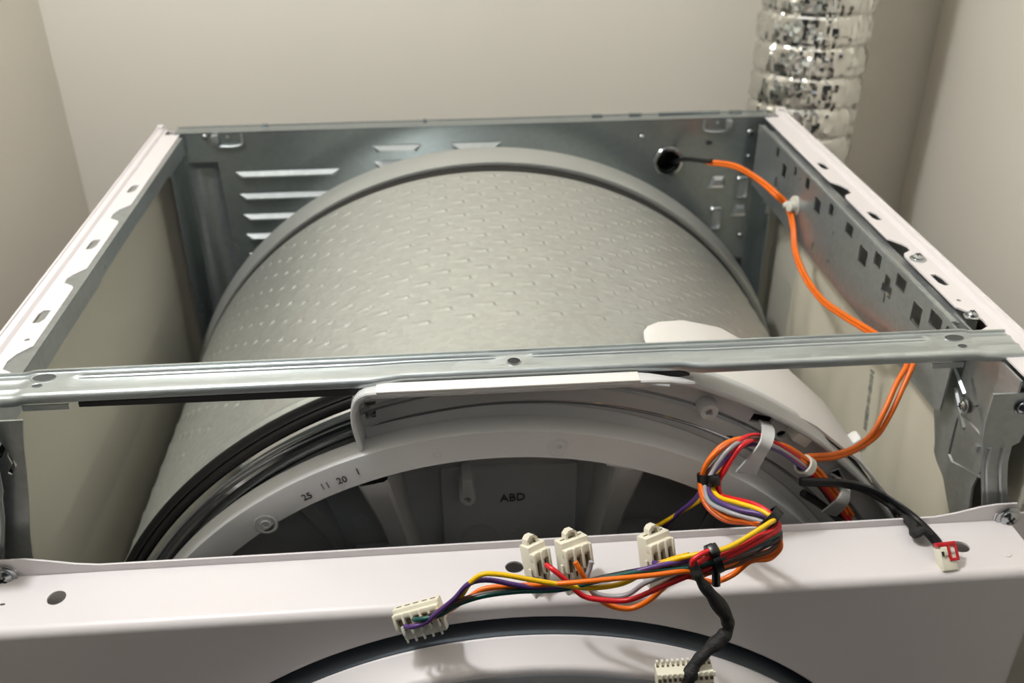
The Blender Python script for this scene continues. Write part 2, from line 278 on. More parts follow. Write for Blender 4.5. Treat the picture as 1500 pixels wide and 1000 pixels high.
W = {'L':[['red',0.00125,[[0.2137,0.085,-0.1281],[0.1959,0.078,-0.1007],[0.1744,0.07,-0.0712],[0.1504,0.063,-0.0468],[0.131,0.058,-0.0326],[0.1206,0.052,-0.0304],[0.113,0.048,-0.0361],[0.1086,0.045,-0.0446],[0.106,0.043,-0.0499],[0.1052,0.038,-0.0548],[0.1084,0.026,-0.0489],[0.1166,0.012,-0.042],[0.1218,0.004,-0.0411],[0.1252,-0.001,-0.0442],[0.1224,-0.004,-0.0458],[0.1141,-0.008,-0.0453],[0.1036,-0.012,-0.048],[0.0931,-0.015,-0.0503],[0.0858,-0.016,-0.051],[0.0802,-0.017,-0.0519],[0.0784,-0.018,-0.0535]]],['red',0.0014,[[0.2099,0.083,-0.1261],[0.1922,0.076,-0.0988],[0.1716,0.068,-0.071],[0.1491,0.061,-0.0481],[0.1318,0.056,-0.0344],[0.1214,0.05,-0.0322],[0.1152,0.047,-0.0378],[0.1103,0.044,-0.0453],[0.1076,0.043,-0.0509],[0.1064,0.036,-0.0537],[0.1093,0.024,-0.0492],[0.1168,0.01,-0.0431],[0.1223,0.002,-0.0416],[0.1258,-0.002,-0.046],[0.1161,-0.008,-0.0476],[0.0952,-0.014,-0.054],[0.0865,-0.016,-0.0583],[0.0812,-0.016,-0.0601],[0.0706,-0.015,-0.0662],[0.0598,-0.013,-0.0742],[0.0488,-0.011,-0.081],[0.0356,-0.008,-0.0824],[0.0285,-0.006,-0.0819],[0.0244,-0.005,-0.0792],[0.0175,-0.0025,-0.0717],[0.0122,0.0005,-0.068],[0.0091,0.0045,-0.0683]]],['orange',0.00125,[[0.2037,0.08,-0.1121],[0.1868,0.074,-0.0879],[0.17,0.068,-0.0659],[0.1518,0.064,-0.049],[0.1353,0.06,-0.0403],[0.119,0.054,-0.034],[0.1088,0.05,-0.0341],[0.1003,0.046,-0.0416],[0.0982,0.044,-0.0487],[0.0964,0.036,-0.0511],[0.0981,0.026,-0.0524],[0.1043,0.016,-0.0532],[0.112,0.008,-0.0496],[0.1186,0.002,-0.0485],[0.1251,-0.001,-0.0514],[0.1249,-0.004,-0.0569],[0.1113,-0.008,-0.059],[0.0937,-0.013,-0.0603],[0.0838,-0.016,-0.059],[0.0727,-0.0175,-0.0571],[0.0595,-0.0175,-0.0583],[0.0377,-0.017,-0.0598],[0.0203,-0.016,-0.0616],[0.0038,-0.013,-0.0646],[-0.0113,-0.0115,-0.0657],[-0.0245,-0.011,-0.0674],[-0.0308,-0.012,-0.071],[-0.0406,-0.01,-0.0807],[-0.0491,-0.009,-0.0867],[-0.054,-0.0085,-0.0887],[-0.0561,-0.006,-0.0902]]],['grey',0.00125,[[0.1711,0.068,-0.0679],[0.1401,0.058,-0.0401],[0.1219,0.052,-0.0314],[0.1128,0.048,-0.0338],[0.1029,0.043,-0.0459],[0.0984,0.037,-0.0502],[0.0979,0.026,-0.051],[0.105,0.014,-0.0483],[0.1117,0.008,-0.0469],[0.1182,0.002,-0.0454],[0.1235,-0.002,-0.0468],[0.1188,-0.006,-0.0528],[0.1049,-0.01,-0.0544],[0.0923,-0.013,-0.057],[0.0784,-0.014,-0.0586],[0.0632,-0.011,-0.0671],[0.0577,-0.009,-0.0719],[0.0497,-0.006,-0.0822],[0.041,-0.004,-0.0845],[0.0338,-0.002,-0.083],[0.03,0.001,-0.0756],[0.0316,0.003,-0.071],[0.0323,0.004,-0.0673]]],['purple',0.00125,[[0.1683,0.066,-0.0672],[0.1403,0.058,-0.0415],[0.1215,0.052,-0.0345],[0.1121,0.047,-0.0376],[0.1029,0.042,-0.048],[0.1003,0.037,-0.0503],[0.1003,0.026,-0.0488],[0.1084,0.012,-0.0451],[0.1185,0.004,-0.0426],[0.1243,-0.001,-0.045],[0.1209,-0.005,-0.0502],[0.1065,-0.01,-0.0527],[0.0921,-0.013,-0.0552],[0.0777,-0.014,-0.0536],[0.0645,-0.014,-0.0553],[0.0412,-0.013,-0.0625],[0.0151,-0.013,-0.0673],[0.0018,-0.013,-0.0662],[-0.007,-0.013,-0.0641],[-0.0228,-0.014,-0.0583],[-0.0305,-0.015,-0.0589],[-0.0389,-0.013,-0.0712],[-0.0481,-0.012,-0.0813],[-0.0536,-0.011,-0.088],[-0.061,-0.0105,-0.0908],[-0.064,-0.007,-0.0938]]],['yellow',0.00125,[[0.1669,0.068,-0.0667],[0.14,0.06,-0.0406],[0.1213,0.054,-0.0342],[0.1108,0.047,-0.0393],[0.104,0.042,-0.048],[0.1023,0.039,-0.0497],[0.1033,0.03,-0.0505],[0.1101,0.018,-0.0457],[0.1171,0.008,-0.0419],[0.1204,0.003,-0.041],[0.1231,-0.001,-0.0414],[0.1191,-0.006,-0.039],[0.1083,-0.011,-0.0417],[0.099,-0.014,-0.045],[0.0914,-0.016,-0.0461],[0.0771,-0.015,-0.0495],[0.0697,-0.013,-0.0535],[0.0607,-0.012,-0.0587],[0.0478,-0.012,-0.0672],[0.0417,-0.012,-0.0691],[0.0298,-0.013,-0.069],[0.0238,-0.014,-0.067],[0.0016,-0.015,-0.0597],[-0.0158,-0.015,-0.0543],[-0.0244,-0.015,-0.0536],[-0.0299,-0.015,-0.0581],[-0.0351,-0.012,-0.0702],[-0.0398,-0.01,-0.0779],[-0.0441,-0.008,-0.0829],[-0.0466,-0.005,-0.0857]]],['yellow',0.00125,[[0.1038,0.046,-0.054],[0.1032,0.055,-0.0723],[0.0906,0.066,-0.0948],[0.0726,0.07,-0.1123],[0.0612,0.074,-0.1258]]],['purple',0.00125,[[0.1021,0.046,-0.0529],[0.099,0.054,-0.0722],[0.093,0.064,-0.0907],[0.0833,0.07,-0.1114],[0.076,0.074,-0.1281]]],['green',0.00125,[[0.21,0.086,-0.1248],[0.1891,0.078,-0.0934],[0.1675,0.07,-0.0663],[0.1465,0.063,-0.047],[0.1303,0.056,-0.0348],[0.1195,0.053,-0.0342],[0.1105,0.0485,-0.0395],[0.1024,0.0455,-0.0497],[0.0995,0.039,-0.0519],[0.0996,0.027,-0.0505],[0.1071,0.014,-0.0476],[0.1177,0.008,-0.0433],[0.1221,0.002,-0.043],[0.1263,-0.002,-0.0492],[0.1178,-0.007,-0.05],[0.1061,-0.011,-0.0518],[0.0955,-0.014,-0.0536],[0.0818,-0.016,-0.0556],[0.0679,-0.015,-0.0577],[0.0559,-0.014,-0.0586],[0.0383,-0.014,-0.0618],[0.015,-0.0135,-0.0682],[-0.0071,-0.0135,-0.0678],[-0.0247,-0.014,-0.0691],[-0.038,-0.013,-0.075],[-0.0458,-0.011,-0.083],[-0.0566,-0.01,-0.0864],[-0.0596,-0.006,-0.0903]]],['brown',0.00125,[[0.2079,0.085,-0.1255],[0.1856,0.077,-0.0924],[0.1636,0.069,-0.0643],[0.1446,0.061,-0.044],[0.1278,0.054,-0.0318],[0.1173,0.051,-0.0335],[0.1087,0.047,-0.0401],[0.1011,0.0445,-0.0498],[0.0989,0.038,-0.052],[0.0991,0.026,-0.0515],[0.1078,0.0135,-0.049],[0.1179,0.006,-0.0443],[0.1226,0.001,-0.0439],[0.1272,-0.002,-0.0511],[0.1196,-0.006,-0.0537],[0.1075,-0.01,-0.0555],[0.0951,-0.013,-0.0572],[0.0815,-0.015,-0.0575],[0.0647,-0.014,-0.058],[0.0386,-0.0125,-0.0633],[0.0152,-0.012,-0.0692],[-0.0069,-0.012,-0.0679],[-0.0247,-0.013,-0.0687],[-0.038,-0.013,-0.0731],[-0.0472,-0.0095,-0.0825],[-0.0512,-0.006,-0.0882]]],['black',0.00125,[[0.2079,0.087,-0.1261],[0.1855,0.079,-0.0919],[0.1628,0.071,-0.0647],[0.1433,0.062,-0.0432],[0.1273,0.056,-0.0351],[0.1164,0.0515,-0.0375],[0.1075,0.0475,-0.0423],[0.1053,0.0445,-0.051],[0.1031,0.038,-0.0532],[0.1024,0.025,-0.0509],[0.1093,0.012,-0.0469],[0.1165,0.006,-0.0442],[0.1216,0.001,-0.0439],[0.1266,-0.003,-0.0515],[0.1179,-0.007,-0.0536],[0.1063,-0.01,-0.0568],[0.0931,-0.013,-0.058],[0.0786,-0.013,-0.0582],[0.065,-0.0125,-0.0581],[0.0415,-0.0115,-0.0626],[0.0153,-0.0115,-0.0683],[-0.0069,-0.0115,-0.0675],[-0.0247,-0.0125,-0.0701],[-0.0391,-0.012,-0.0759],[-0.0496,-0.0105,-0.0832],[-0.0555,-0.0065,-0.0907]]],['brown',0.00125,[[0.2048,0.084,-0.12],[0.1834,0.077,-0.0891],[0.1625,0.069,-0.0622],[0.1436,0.06,-0.0446],[0.1268,0.054,-0.0354],[0.1152,0.05,-0.0373],[0.1056,0.046,-0.0419],[0.0991,0.044,-0.0502],[0.0976,0.037,-0.053],[0.099,0.026,-0.0543],[0.1066,0.015,-0.0539],[0.117,0.004,-0.0479],[0.1233,0.0,-0.0458],[0.1272,-0.003,-0.0534],[0.1215,-0.006,-0.0575],[0.1102,-0.009,-0.0585],[0.0952,-0.012,-0.0627],[0.086,-0.013,-0.0629],[0.0746,-0.012,-0.0648],[0.0666,-0.01,-0.0726],[0.0609,-0.009,-0.0778]]],['rust',0.00125,[[0.2085,0.083,-0.1183],[0.1896,0.077,-0.0905],[0.1694,0.069,-0.0646],[0.1499,0.064,-0.047],[0.1324,0.057,-0.0366],[0.1173,0.052,-0.0311],[0.1079,0.049,-0.0351],[0.1001,0.046,-0.0434],[0.0974,0.0435,-0.0497],[0.0958,0.036,-0.052],[0.0971,0.026,-0.0542],[0.1035,0.0165,-0.0554],[0.1122,0.008,-0.051],[0.1182,0.003,-0.048],[0.1238,-0.001,-0.0472],[0.1267,-0.004,-0.0543],[0.1234,-0.006,-0.0586],[0.1115,-0.008,-0.0609],[0.1031,-0.009,-0.0634],[0.0944,-0.0105,-0.0641],[0.0865,-0.012,-0.0657]]],['orange',0.0014,[[0.2085,0.082,-0.1152],[0.1895,0.076,-0.0877],[0.1708,0.069,-0.0637],[0.1518,0.065,-0.0469],[0.1347,0.059,-0.0377],[0.1191,0.053,-0.031],[0.1097,0.051,-0.0331],[0.1022,0.048,-0.0405],[0.0991,0.045,-0.0482],[0.0977,0.038,-0.0519],[0.0994,0.028,-0.0532],[0.1051,0.018,-0.0526],[0.113,0.009,-0.0492],[0.1176,0.002,-0.0462],[0.1249,-0.001,-0.0495],[0.1274,-0.004,-0.057],[0.1251,-0.005,-0.061],[0.1215,-0.006,-0.063],[0.112,-0.007,-0.0628],[0.1039,-0.007,-0.0714],[0.0947,-0.008,-0.0749],[0.0886,-0.009,-0.0725],[0.0792,-0.011,-0.067],[0.0719,-0.01,-0.0688],[0.0677,-0.007,-0.0784],[0.0616,-0.004,-0.0896],[0.0528,-0.003,-0.0952],[0.0417,-0.002,-0.0928],[0.0336,-0.001,-0.0849],[0.0292,0.0,-0.0764],[0.0257,0.0015,-0.0691],[0.024,0.003,-0.0662]]],['yellow',0.00125,[[0.0776,-0.013,-0.0505],[0.0725,-0.009,-0.056],[0.0692,-0.003,-0.0636],[0.0675,0.002,-0.0691]]],['purple',0.00125,[[0.0882,-0.014,-0.0535],[0.0774,-0.011,-0.0577],[0.0688,-0.005,-0.0636],[0.064,0.001,-0.0679]]]],'sleeve':[[0.0783,-0.0175,-0.0508],[0.0797,-0.02,-0.0548],[0.0824,-0.022,-0.0603],[0.0893,-0.023,-0.0704],[0.097,-0.024,-0.0836],[0.0979,-0.026,-0.0902],[0.0942,-0.028,-0.094],[0.0876,-0.031,-0.0979],[0.0808,-0.034,-0.1037],[0.0772,-0.037,-0.1103],[0.0759,-0.038,-0.115]],'tie1':[0.1017,0.043,-0.0491],'tie2':[0.1225,0.002,-0.0434],'tie3':[0.0904,-0.0135,-0.0537],'orange':[[0.209,0.475,-0.0265],[0.2281,0.455,-0.0232],[0.2413,0.425,-0.0248],[0.2492,0.395,-0.0274],[0.259,0.3898,-0.0369],[0.259,0.3709,-0.0477],[0.257,0.3537,-0.0618],[0.255,0.3211,-0.0692],[0.254,0.2792,-0.0692],[0.255,0.2363,-0.0609],[0.257,0.1986,-0.0523],[0.257,0.1554,-0.0421],[0.2496,0.125,-0.0326],[0.2415,0.115,-0.0418],[0.2312,0.105,-0.0571],[0.222,0.098,-0.0669],[0.2067,0.09,-0.0708],[0.1913,0.083,-0.0702],[0.1786,0.078,-0.0671],[0.1697,0.074,-0.0635]],'orangeB':[[0.2092,0.475,-0.0285],[0.2284,0.455,-0.0258],[0.2416,0.425,-0.0274],[0.2484,0.395,-0.0305],[0.259,0.3938,-0.0404],[0.259,0.3749,-0.0507],[0.257,0.3576,-0.0649],[0.255,0.3245,-0.0728],[0.254,0.2808,-0.0724],[0.255,0.2376,-0.0639],[0.257,0.1995,-0.0556],[0.257,0.1612,-0.0477],[0.2456,0.125,-0.0344],[0.2362,0.115,-0.0415],[0.2271,0.105,-0.0538],[0.2187,0.098,-0.0651],[0.2052,0.09,-0.0692],[0.1897,0.083,-0.0681],[0.1774,0.078,-0.0645],[0.1686,0.074,-0.0615]],'gland_lead':[[0.1912,0.55,-0.054],[0.1898,0.515,-0.0401],[0.1951,0.498,-0.0322],[0.209,0.475,-0.0265],[0.2127,0.47,-0.0248]],'lead':[[0.162,0.062,-0.0691],[0.1719,0.063,-0.071],[0.1889,0.064,-0.074],[0.203,0.062,-0.0773],[0.2169,0.058,-0.0841],[0.2272,0.047,-0.0884],[0.2306,0.035,-0.0889],[0.2314,0.026,-0.0885],[0.2307,0.021,-0.0889]],'lead2':[[0.1623,0.062,-0.0711],[0.1722,0.063,-0.0731],[0.1892,0.064,-0.076],[0.2026,0.062,-0.0798],[0.2154,0.058,-0.0871],[0.2252,0.047,-0.0908],[0.2288,0.034,-0.0899],[0.2296,0.025,-0.0895],[0.2289,0.0195,-0.0889]],'leadblack':[[0.2153,0.058,-0.0866],[0.2226,0.052,-0.0908],[0.2245,0.042,-0.0905],[0.2212,0.033,-0.0879],[0.2251,0.033,-0.0862],[0.2298,0.031,-0.0883]],'inner':[[0.1707,0.074,-0.0889],[0.183,0.076,-0.0993],[0.1976,0.08,-0.1144],[0.2086,0.085,-0.1294]],'clip1':[[0.1478,0.093,-0.0493],[0.143,0.075,-0.0398],[0.1371,0.058,-0.032],[0.1332,0.05,-0.0329],[0.1303,0.05,-0.0401],[0.1296,0.056,-0.0511],[0.1311,0.066,-0.0648]],'clip2':[[0.1981,0.094,-0.0936],[0.1957,0.08,-0.0856],[0.192,0.066,-0.0803],[0.19,0.062,-0.0851],[0.189,0.066,-0.0945],[0.1883,0.072,-0.1042]],'conn':{'two':[0.0061,0.012,-0.0708],'three':[0.0264,0.012,-0.0695],'threeb':[0.0719,0.012,-0.0711],'five':[-0.0564,-0.002,-0.0948],'big':[0.0743,-0.038,-0.1079],'redw':[0.231,0.018,-0.0912],'mount':[0.2526,0.36,-0.0245]}}
X, Y, Z = (1, 0, 0), (0, 1, 0), (0, 0, 1)
FLOOR = -0.85; CEIL = 1.45

# ------------------------------------------------------------------ room
def room_box(name, c, size, m): return MB().box(c, size).build(name, m, None, 0, kind='structure')
room_box('floor', (0.0, -1.4, FLOOR - .05), (5.0, 4.4, .1), M['floor'])
room_box('ceiling', (0.0, -1.4, CEIL + .05), (5.0, 4.4, .1), M['ceiling'])
room_box('wall_back', (0.04, 0.75, .3), (1.16, .1, 2.3), M['wall'])
room_box('wall_left', (-0.49, 0.125, .3), (.1, 1.15, 2.3), M['wall'])
room_box('wall_right', (0.57, 0.125, .3), (.1, 1.15, 2.3), M['wall'])
room_box('wall_front_left', (-1.52, -0.40, .3), (1.96, .1, 2.3), M['hall'])
room_box('wall_front_right', (1.56, -0.40, .3), (1.88, .1, 2.3), M['hall'])
room_box('wall_far', (0.0, -3.55, .3), (5.0, .1, 2.3), M['hall'])

# ------------------------------------------------------------------ dryer
dryer = thing('tumble_dryer', 'opened white clothes dryer without its lid, drum and steel crossbar exposed', 'dryer', (0, 0.29, FLOOR))
BX = 0.2985      # half width
YB = 0.540       # back

# base tray and feet
b = MB().box((0, .285, -.80), (.594, .50, .03), bev=.004)
base = b.build('base_tray', M['dark'], dryer)
for sx in (-.25, .25):
    for y in (.08, .49):
        MB().disc((sx, y, FLOOR), .02, Z, .036).build('foot', M['rubber'], dryer)

# side panels with pierced top rails
def side(sgn):
    f = lambda x: sgn * x
    b = MB()
    # outer sheet
    x0 = .2975
    b.box((f(x0), .294, -.414), (.0014, .492, .83))
    # top bead, groove and shelf swept along y
    prof = [(.2985, -.012), (.2985, -.0012), (.2978, .0), (.2925, .0), (.2918, -.0010), (.2912, -.0026), (.2895, -.0026), (.2888, -.0016)]
    ys = [.045, YB]
    rows = [[(f(px), y, pz) for px, pz in prof] for y in ys]
    b.grid(rows, False, sgn < 0)
    # pierced shelf, inner edge with notches
    xe = .2752; yn = [(.3506, .3212), (.2385, .2144), (.1360, .1080)]
    out = [(.2890, YB - .018), (.2890, .045), (xe, .045)]
    for ya, yb in reversed(yn):
        out += [(xe, yb - .004), (xe + .0015, yb), (.2832, yb + .0045), (.2838, (ya + yb)/2 - .001), (.2815, ya - .0075), (xe + .0012, ya), (xe, ya + .001)]
    out += [(xe, YB - .018)]
    holes = []
    for yc in (.3870, .2800, .1740):
        holes.append([(.2795, yc + .0075), (.2795, yc - .004), (.2815, yc - .0085), (.2855, yc - .0085), (.2855, yc + .003), (.2838, yc + .0075)])
    holes.append(circle(.2812, .145, .0016, 10))
    if sgn < 0:
        o2 = [(-p[0], p[1]) for p in out][::-1]; h2 = [[(-p[0], p[1]) for p in h] for h in holes]
    else: o2, h2 = out, holes
    b.plate(o2, h2, (0, 0, -.0016), X, Y, .0012)
    # rear and front returns of the sheet
    b.box((f(.287), YB - .0006, -.414), (.022, .0012, .82))
    b.box((f(.287), .0475, -.46), (.022, .0012, .74))
    # small raised nib at the rear end of the rail
    b.box((f(.2952), YB - .003, .0015), (.0055, .006, .003), bev=.0008)
    p = b.build('side_panel', M['enamel'], dryer)
    # cream inner face with pressed creases
    b = MB()
    zs = [-.004, -.06, -.0885, -.0905, -.0945, -.0965, -.139, -.1415, -.147, -.1495, -.181, -.184, -.188, -.191, -.230, -.234, -.240, -.25, -.5, -.8]
    hs = [0, 0, 0, .0012, .0012, .0024, .0024, .0036, .0036, .0024, .0024, .0012, .0012, .0024, .0024, .005, .005, .0055, .0055, .0]
    yy = [.05, .10, .125, .15, .20, .43, .47, .50, .535]
    rows = []
    for y in yy:
        e = min(1, max(0, (y - .10) / .05)) * min(1, max(0, (.50 - y) / .05))
        sh = 0.0
        rows.append([(f(.2966 - h * e * .35), y, z) for z, h in zip(zs, hs)])
    b.grid(rows, False, sgn > 0)
    b.build('inner_face', M['cream'], p)
    return p
left_panel = side(-1); right_panel = side(1)

# left inner flange (shallow, galvanised)
b = MB()
b.plate([(.055, -.003), (.515, -.003), (.515, -.018), (.455, -.0185), (.45, -.016), (.30, -.0145), (.25, -.0155), (.245, -.017), (.16, -.017), (.055, -.02)], [circle(.262, -.011, .0009, 8)],
        (-.2715, 0, 0), Y, Z, .0012)
b.box((-.2780, .285, -.0028), (.0130, .46, .0008))
b.build('inner_flange', M['galv'], left_panel, label='shallow galvanised inner flange')
# right inner flange (deep, full of punched openings)
holes = []
def hr(y, z, w, h, rot=0.0):
    holes.append([(y + a*w/2 + rot*bb*h/2, z + bb*h/2) for a, bb in ((-1, -1), (1, -1), (1, 1), (-1, 1))])
hr(.4459, -.0095, .008, .008); hr(.4250, -.0195, .010, .012); hr(.3985, -.0105, .006, .008); hr(.4399, -.036, .007, .010)
hr(.3687, -.0100, .009, .009); hr(.3416, -.0185, .013, .012); hr(.3140, -.0105, .008, .009); hr(.2768, -.0110, .013, .009)
hr(.2476, -.0190, .014, .013); hr(.2243, -.0110, .011, .010); hr(.1867, -.0100, .014, .009)
hr(.1596, -.0190, .013, .014); hr(.1362, -.0110, .015, .010); hr(.3346, -.0530, .010, .008)
holes.append([(.209, -.014), (.201, -.014), (.201, -.0195), (.1965, -.0195), (.1965, -.0275), (.2025, -.0275), (.2035, -.034), (.2055, -.034), (.206, -.0275), (.2115, -.0275), (.2115, -.0215), (.209, -.0215)])
holes += [circle(.3026, -.0250, .0014, 8), circle(.3037, -.050, .0022, 10), circle(.121, -.008, .0022, 10), circle(.385, -.012, .0013, 8), circle(.408, -.030, .0018, 8)]
b = MB()
b.plate([(.108, -.003), (.505, -.003), (.505, -.062), (.44, -.0625), (.115, -.0615), (.108, -.058)], holes, (.2652, 0, 0), Y, Z, .0012)
b.box((.2662, .31, -.0025), (.0034, .38, .0010), bev=.0004)          # bright folded lip
b.box((.2716, .31, -.0066), (.0120, .37, .0008))                      # web to the outer sheet
b.plate(rect(.135, -.062, .50, -.0015), [], (.2905, 0, -.004), Y, Z, .0012)   # second skin seen through the openings
rf = b.build('inner_flange', M['galv'], right_panel, label='deep galvanised inner flange with punched openings')
# pan head screws on right rail
def screw(c, axis, parent, r=.0042, flange=None, mat='screw', name='screw'):
    a = Vector(axis).normalized(); b = MB()
    if flange: b.disc(c, flange, axis, .0012, 24)
    b.disc(Vector(c) + a*.0008, r, axis, .0024, 20, r*.85, dome=.0006)
    u = a.orthogonal().normalized(); w = a.cross(u); c2 = Vector(c) + a*.0037
    rm = Matrix((u, w, a)).transposed()
    b.box(c2, (r*1.1, r*.22, .0006), rm, mi=1); b.box(c2, (r*.22, r*1.1, .0006), rm, mi=1)
    return b.build(name, [M[mat], M['dark']], parent)
screw((.2818, .2045, -.0016), Z, right_panel, .0036, .0055)
screw((.2805, .1265, -.0030), Z, right_panel, .0030, .0050)

# back panel ------------------------------------------------------
YP = .521
holes = [circle(.1832, -.042, .0105, 28)]
half = [(.2335, -.065)]
lances = [(.2335, -.0655, .0085), (.2590, -.0960, .0080)]
slots = [(.2593, -.0715, .0085, .021), (.2360, -.1035, .0085, .022)]
for cx, cz, r in lances: holes.append([(cx - r, cz - .006), (cx + r, cz - .006), (cx + r*.75, cz + .0), (cx - r*.5, cz + .0)])
ribx = (-.2725, -.2440)
b = MB()
rib_hole = [(-.2735, -.028), (-.2735, -.6), (-.2330, -.6), (-.2440, -.0285)]
holes.append(rib_hole)
louv_rows = [(-.0385, -.2300, -.1325), (-.0605, -.2290, -.1200), (-.0815, -.2285, -.1200), (-.1020, -.2290, -.1200), (-.1225, -.2285, -.1200)]
louv_top = [(-.0172, -.1005, -.0540), (-.0172, -.0265, .0220), (-.0325, -.1010, -.0540), (-.0325, -.0265, .0220)]
b.plate([(-.2800, -.80), (.2800, -.80), (.2800, -.0005), (-.2800, -.0005)], holes, (0, YP, 0), X, Z, .0012)
b.box((0, (YP + YB)/2, -.0010), (.560, YB - YP, .0012))              # top flange
b.box((0, YB - .0004, -.012), (.560, .0010, .024))                    # rear return
for x, w in ((.115, .010), (.152, .012), (.205, .06), (.250, .012), (-.20, .006), (-.05, .004)): b.box((x, YB - .0025, .0004), (w, .004, .0016), bev=.0004)
for sx in (-1, 1):                                                     # vertical corner returns
    b.box((sx * .2805, .506, -.40), (.0012, .030, .79))
back = b.build('back_panel', M['galv_dark'], dryer)
# pressed channel on the left
zt, zb = -.028, -.6
rows = []
for z in (zt, zt - .004, zt - .010, -.10, -.2, -.4, zb):
    t = (z - zt) / (zb - zt); xa, xb_ = -.2735, -.2440 + .011*t; dpt = .011 * min(1, (zt - z) / .010)
    rows.append([(xa + (xb_ - xa)*(.5 - .5*math.cos(math.pi*k/12)), YP + dpt*math.sin(math.pi*k/12)**.8, z) for k in range(13)])
MB().grid(rows, False, True).build('pressed_channel', M['galv'], back)
# louvres : scoops standing proud of the sheet, top face sloping out and down
def louvre(zt, x0, x1, h=.0034, d=.0045):
    s = .007; b = MB(); y0 = YP - .0008
    v = [(x0, y0, zt), (x1, y0, zt), (x1 - s, y0 - d, zt - h), (x0 + s, y0 - d, zt - h),
         (x1 - s, y0 - d, zt - h - .0014), (x0 + s, y0 - d, zt - h - .0014), (x0 + s*.6, y0, zt - h - .003), (x1 - s*.6, y0, zt - h - .003)]
    b.add(v, [(0, 3, 2, 1), (3, 5, 4, 2), (0, 6, 5, 3), (1, 2, 4, 7), (5, 6, 7, 4)])
    return b.build('louvre', M['galv'], back, 25)
for r in louv_rows + louv_top: louvre(*r)
# cable grommet rim, dark cavity tube
b = MB()
prof = [(.0150, YP - .0014), (.0140, YP - .0036), (.0118, YP - .0040), (.0106, YP - .0020), (.0104, YP + .004)]
b.lathe(prof, .1832, -.042, n=40)
b.lathe([(.0104, YP + .003), (.0100, YP + .018), (1e-4, YP + .0182)], .1832, -.042, n=32, mi=1)
b.build('cable_grommet', [M['chrome'], M['rubber']], back)
# pressed slots (raised rims) and lances
for cx, cz, w, h in slots:
    b = MB(); o = rrect(cx - w*.72, cz - h*.58, cx + w*.72, cz + h*.58, .003); i = rrect(cx - w*.42, cz - h*.42, cx + w*.42, cz + h*.42, .002)
    n = len(o)
    rows = [[(p[0], YP - .0013, p[1]) for p in o], [(p[0]*.6 + q[0]*.4, YP - .0032, p[1]*.6 + q[1]*.4) for p, q in zip(o, i)], [(q[0], YP - .0013, q[1]) for q in i]]
    b.grid(rows, True, False)
    b.add([(q[0], YP - .0014, q[1]) for q in i], [tuple(range(n))])
    b.box((cx, YP - .0035, cz - h*.44), (w*.9, .0035, .003), bev=.001)
    b.build('pressed_slot', M['galv'], back)
for cx, cz, r in lances:
    b = MB(); v = []
    b.add([(cx - r, YP - .001, cz - .006), (cx - r*.5, YP - .001, cz + .007), (cx + r*.75, YP - .001, cz + .007), (cx + r, YP - .001, cz - .006),
           (cx - r*.6, YP - .006, cz - .001), (cx - r*.35, YP - .0045, cz + .004), (cx + r*.55, YP - .0045, cz + .004), (cx + r*.7, YP - .006, cz - .001)],
          [(1, 2, 6, 5), (5, 6, 7, 4), (0, 1, 5, 4), (2, 3, 7, 6)])
    b.build('lanced_vent', M['galv'], back, 25)
# U shaped pressed pockets at the top edge
for x0, x1, sg in ((-.2445, -.2190, 1), (.2155, .2405, -1)):
    b = MB()
    b.tube([(x0, YP - .0018, -.002), (x0, YP - .0022, -.0105), (x0 + .0025, YP - .0024, -.0125), (x1 - .0025, YP - .0024, -.0125), (x1, YP - .0022, -.0105), (x1, YP - .0018, -.002)], .0013, 8, 4)
    xs = x0 if sg > 0 else x1
    b.box((xs + sg*.0018, YP - .004, -.0058), (.006, .006, .009), bev=.0012)
    b.disc(((x0 + x1)/2, YP - .0012, -.0045), .0018, (0, -1, 0), .0016, 12)
    b.build('pressed_pocket', M['galv'], back)
for cx, cz, r in ((.2610, -.0151, .0032), (.1561, -.0166, .0028), (.2633, -.1223, .0026), (-.2521, -.0035, .0026), (.1565, -.0865, .0018), (.262, -.039, .002)):
    MB().disc((cx, YP - .0012, cz), r, (0, -1, 0), .0018, 14, dome=.0008).build('spot_rivet', M['screw'], back)
for cx, cz, w, h in ((.222, -.0245, .005, .003), (.239, -.0455, .004, .003), (.2600, -.153, .016, .010)):
    b = MB().box((cx, YP - .0012, cz), (w, .0016, h), bev=.0005); b.build('pressed_dent', M['dark'], back)
# bright tabs in the rear right corner
b = MB()
for y, z0, z1 in ((.500, -.05, -.015), (.487, -.075, -.030), (.478, -.082, -.045)): b.box((.2735, y, (z0 + z1)/2), (.004, .0025, z1 - z0), bev=.0008)
b.build('corner_stiffener', M['galv'], back)

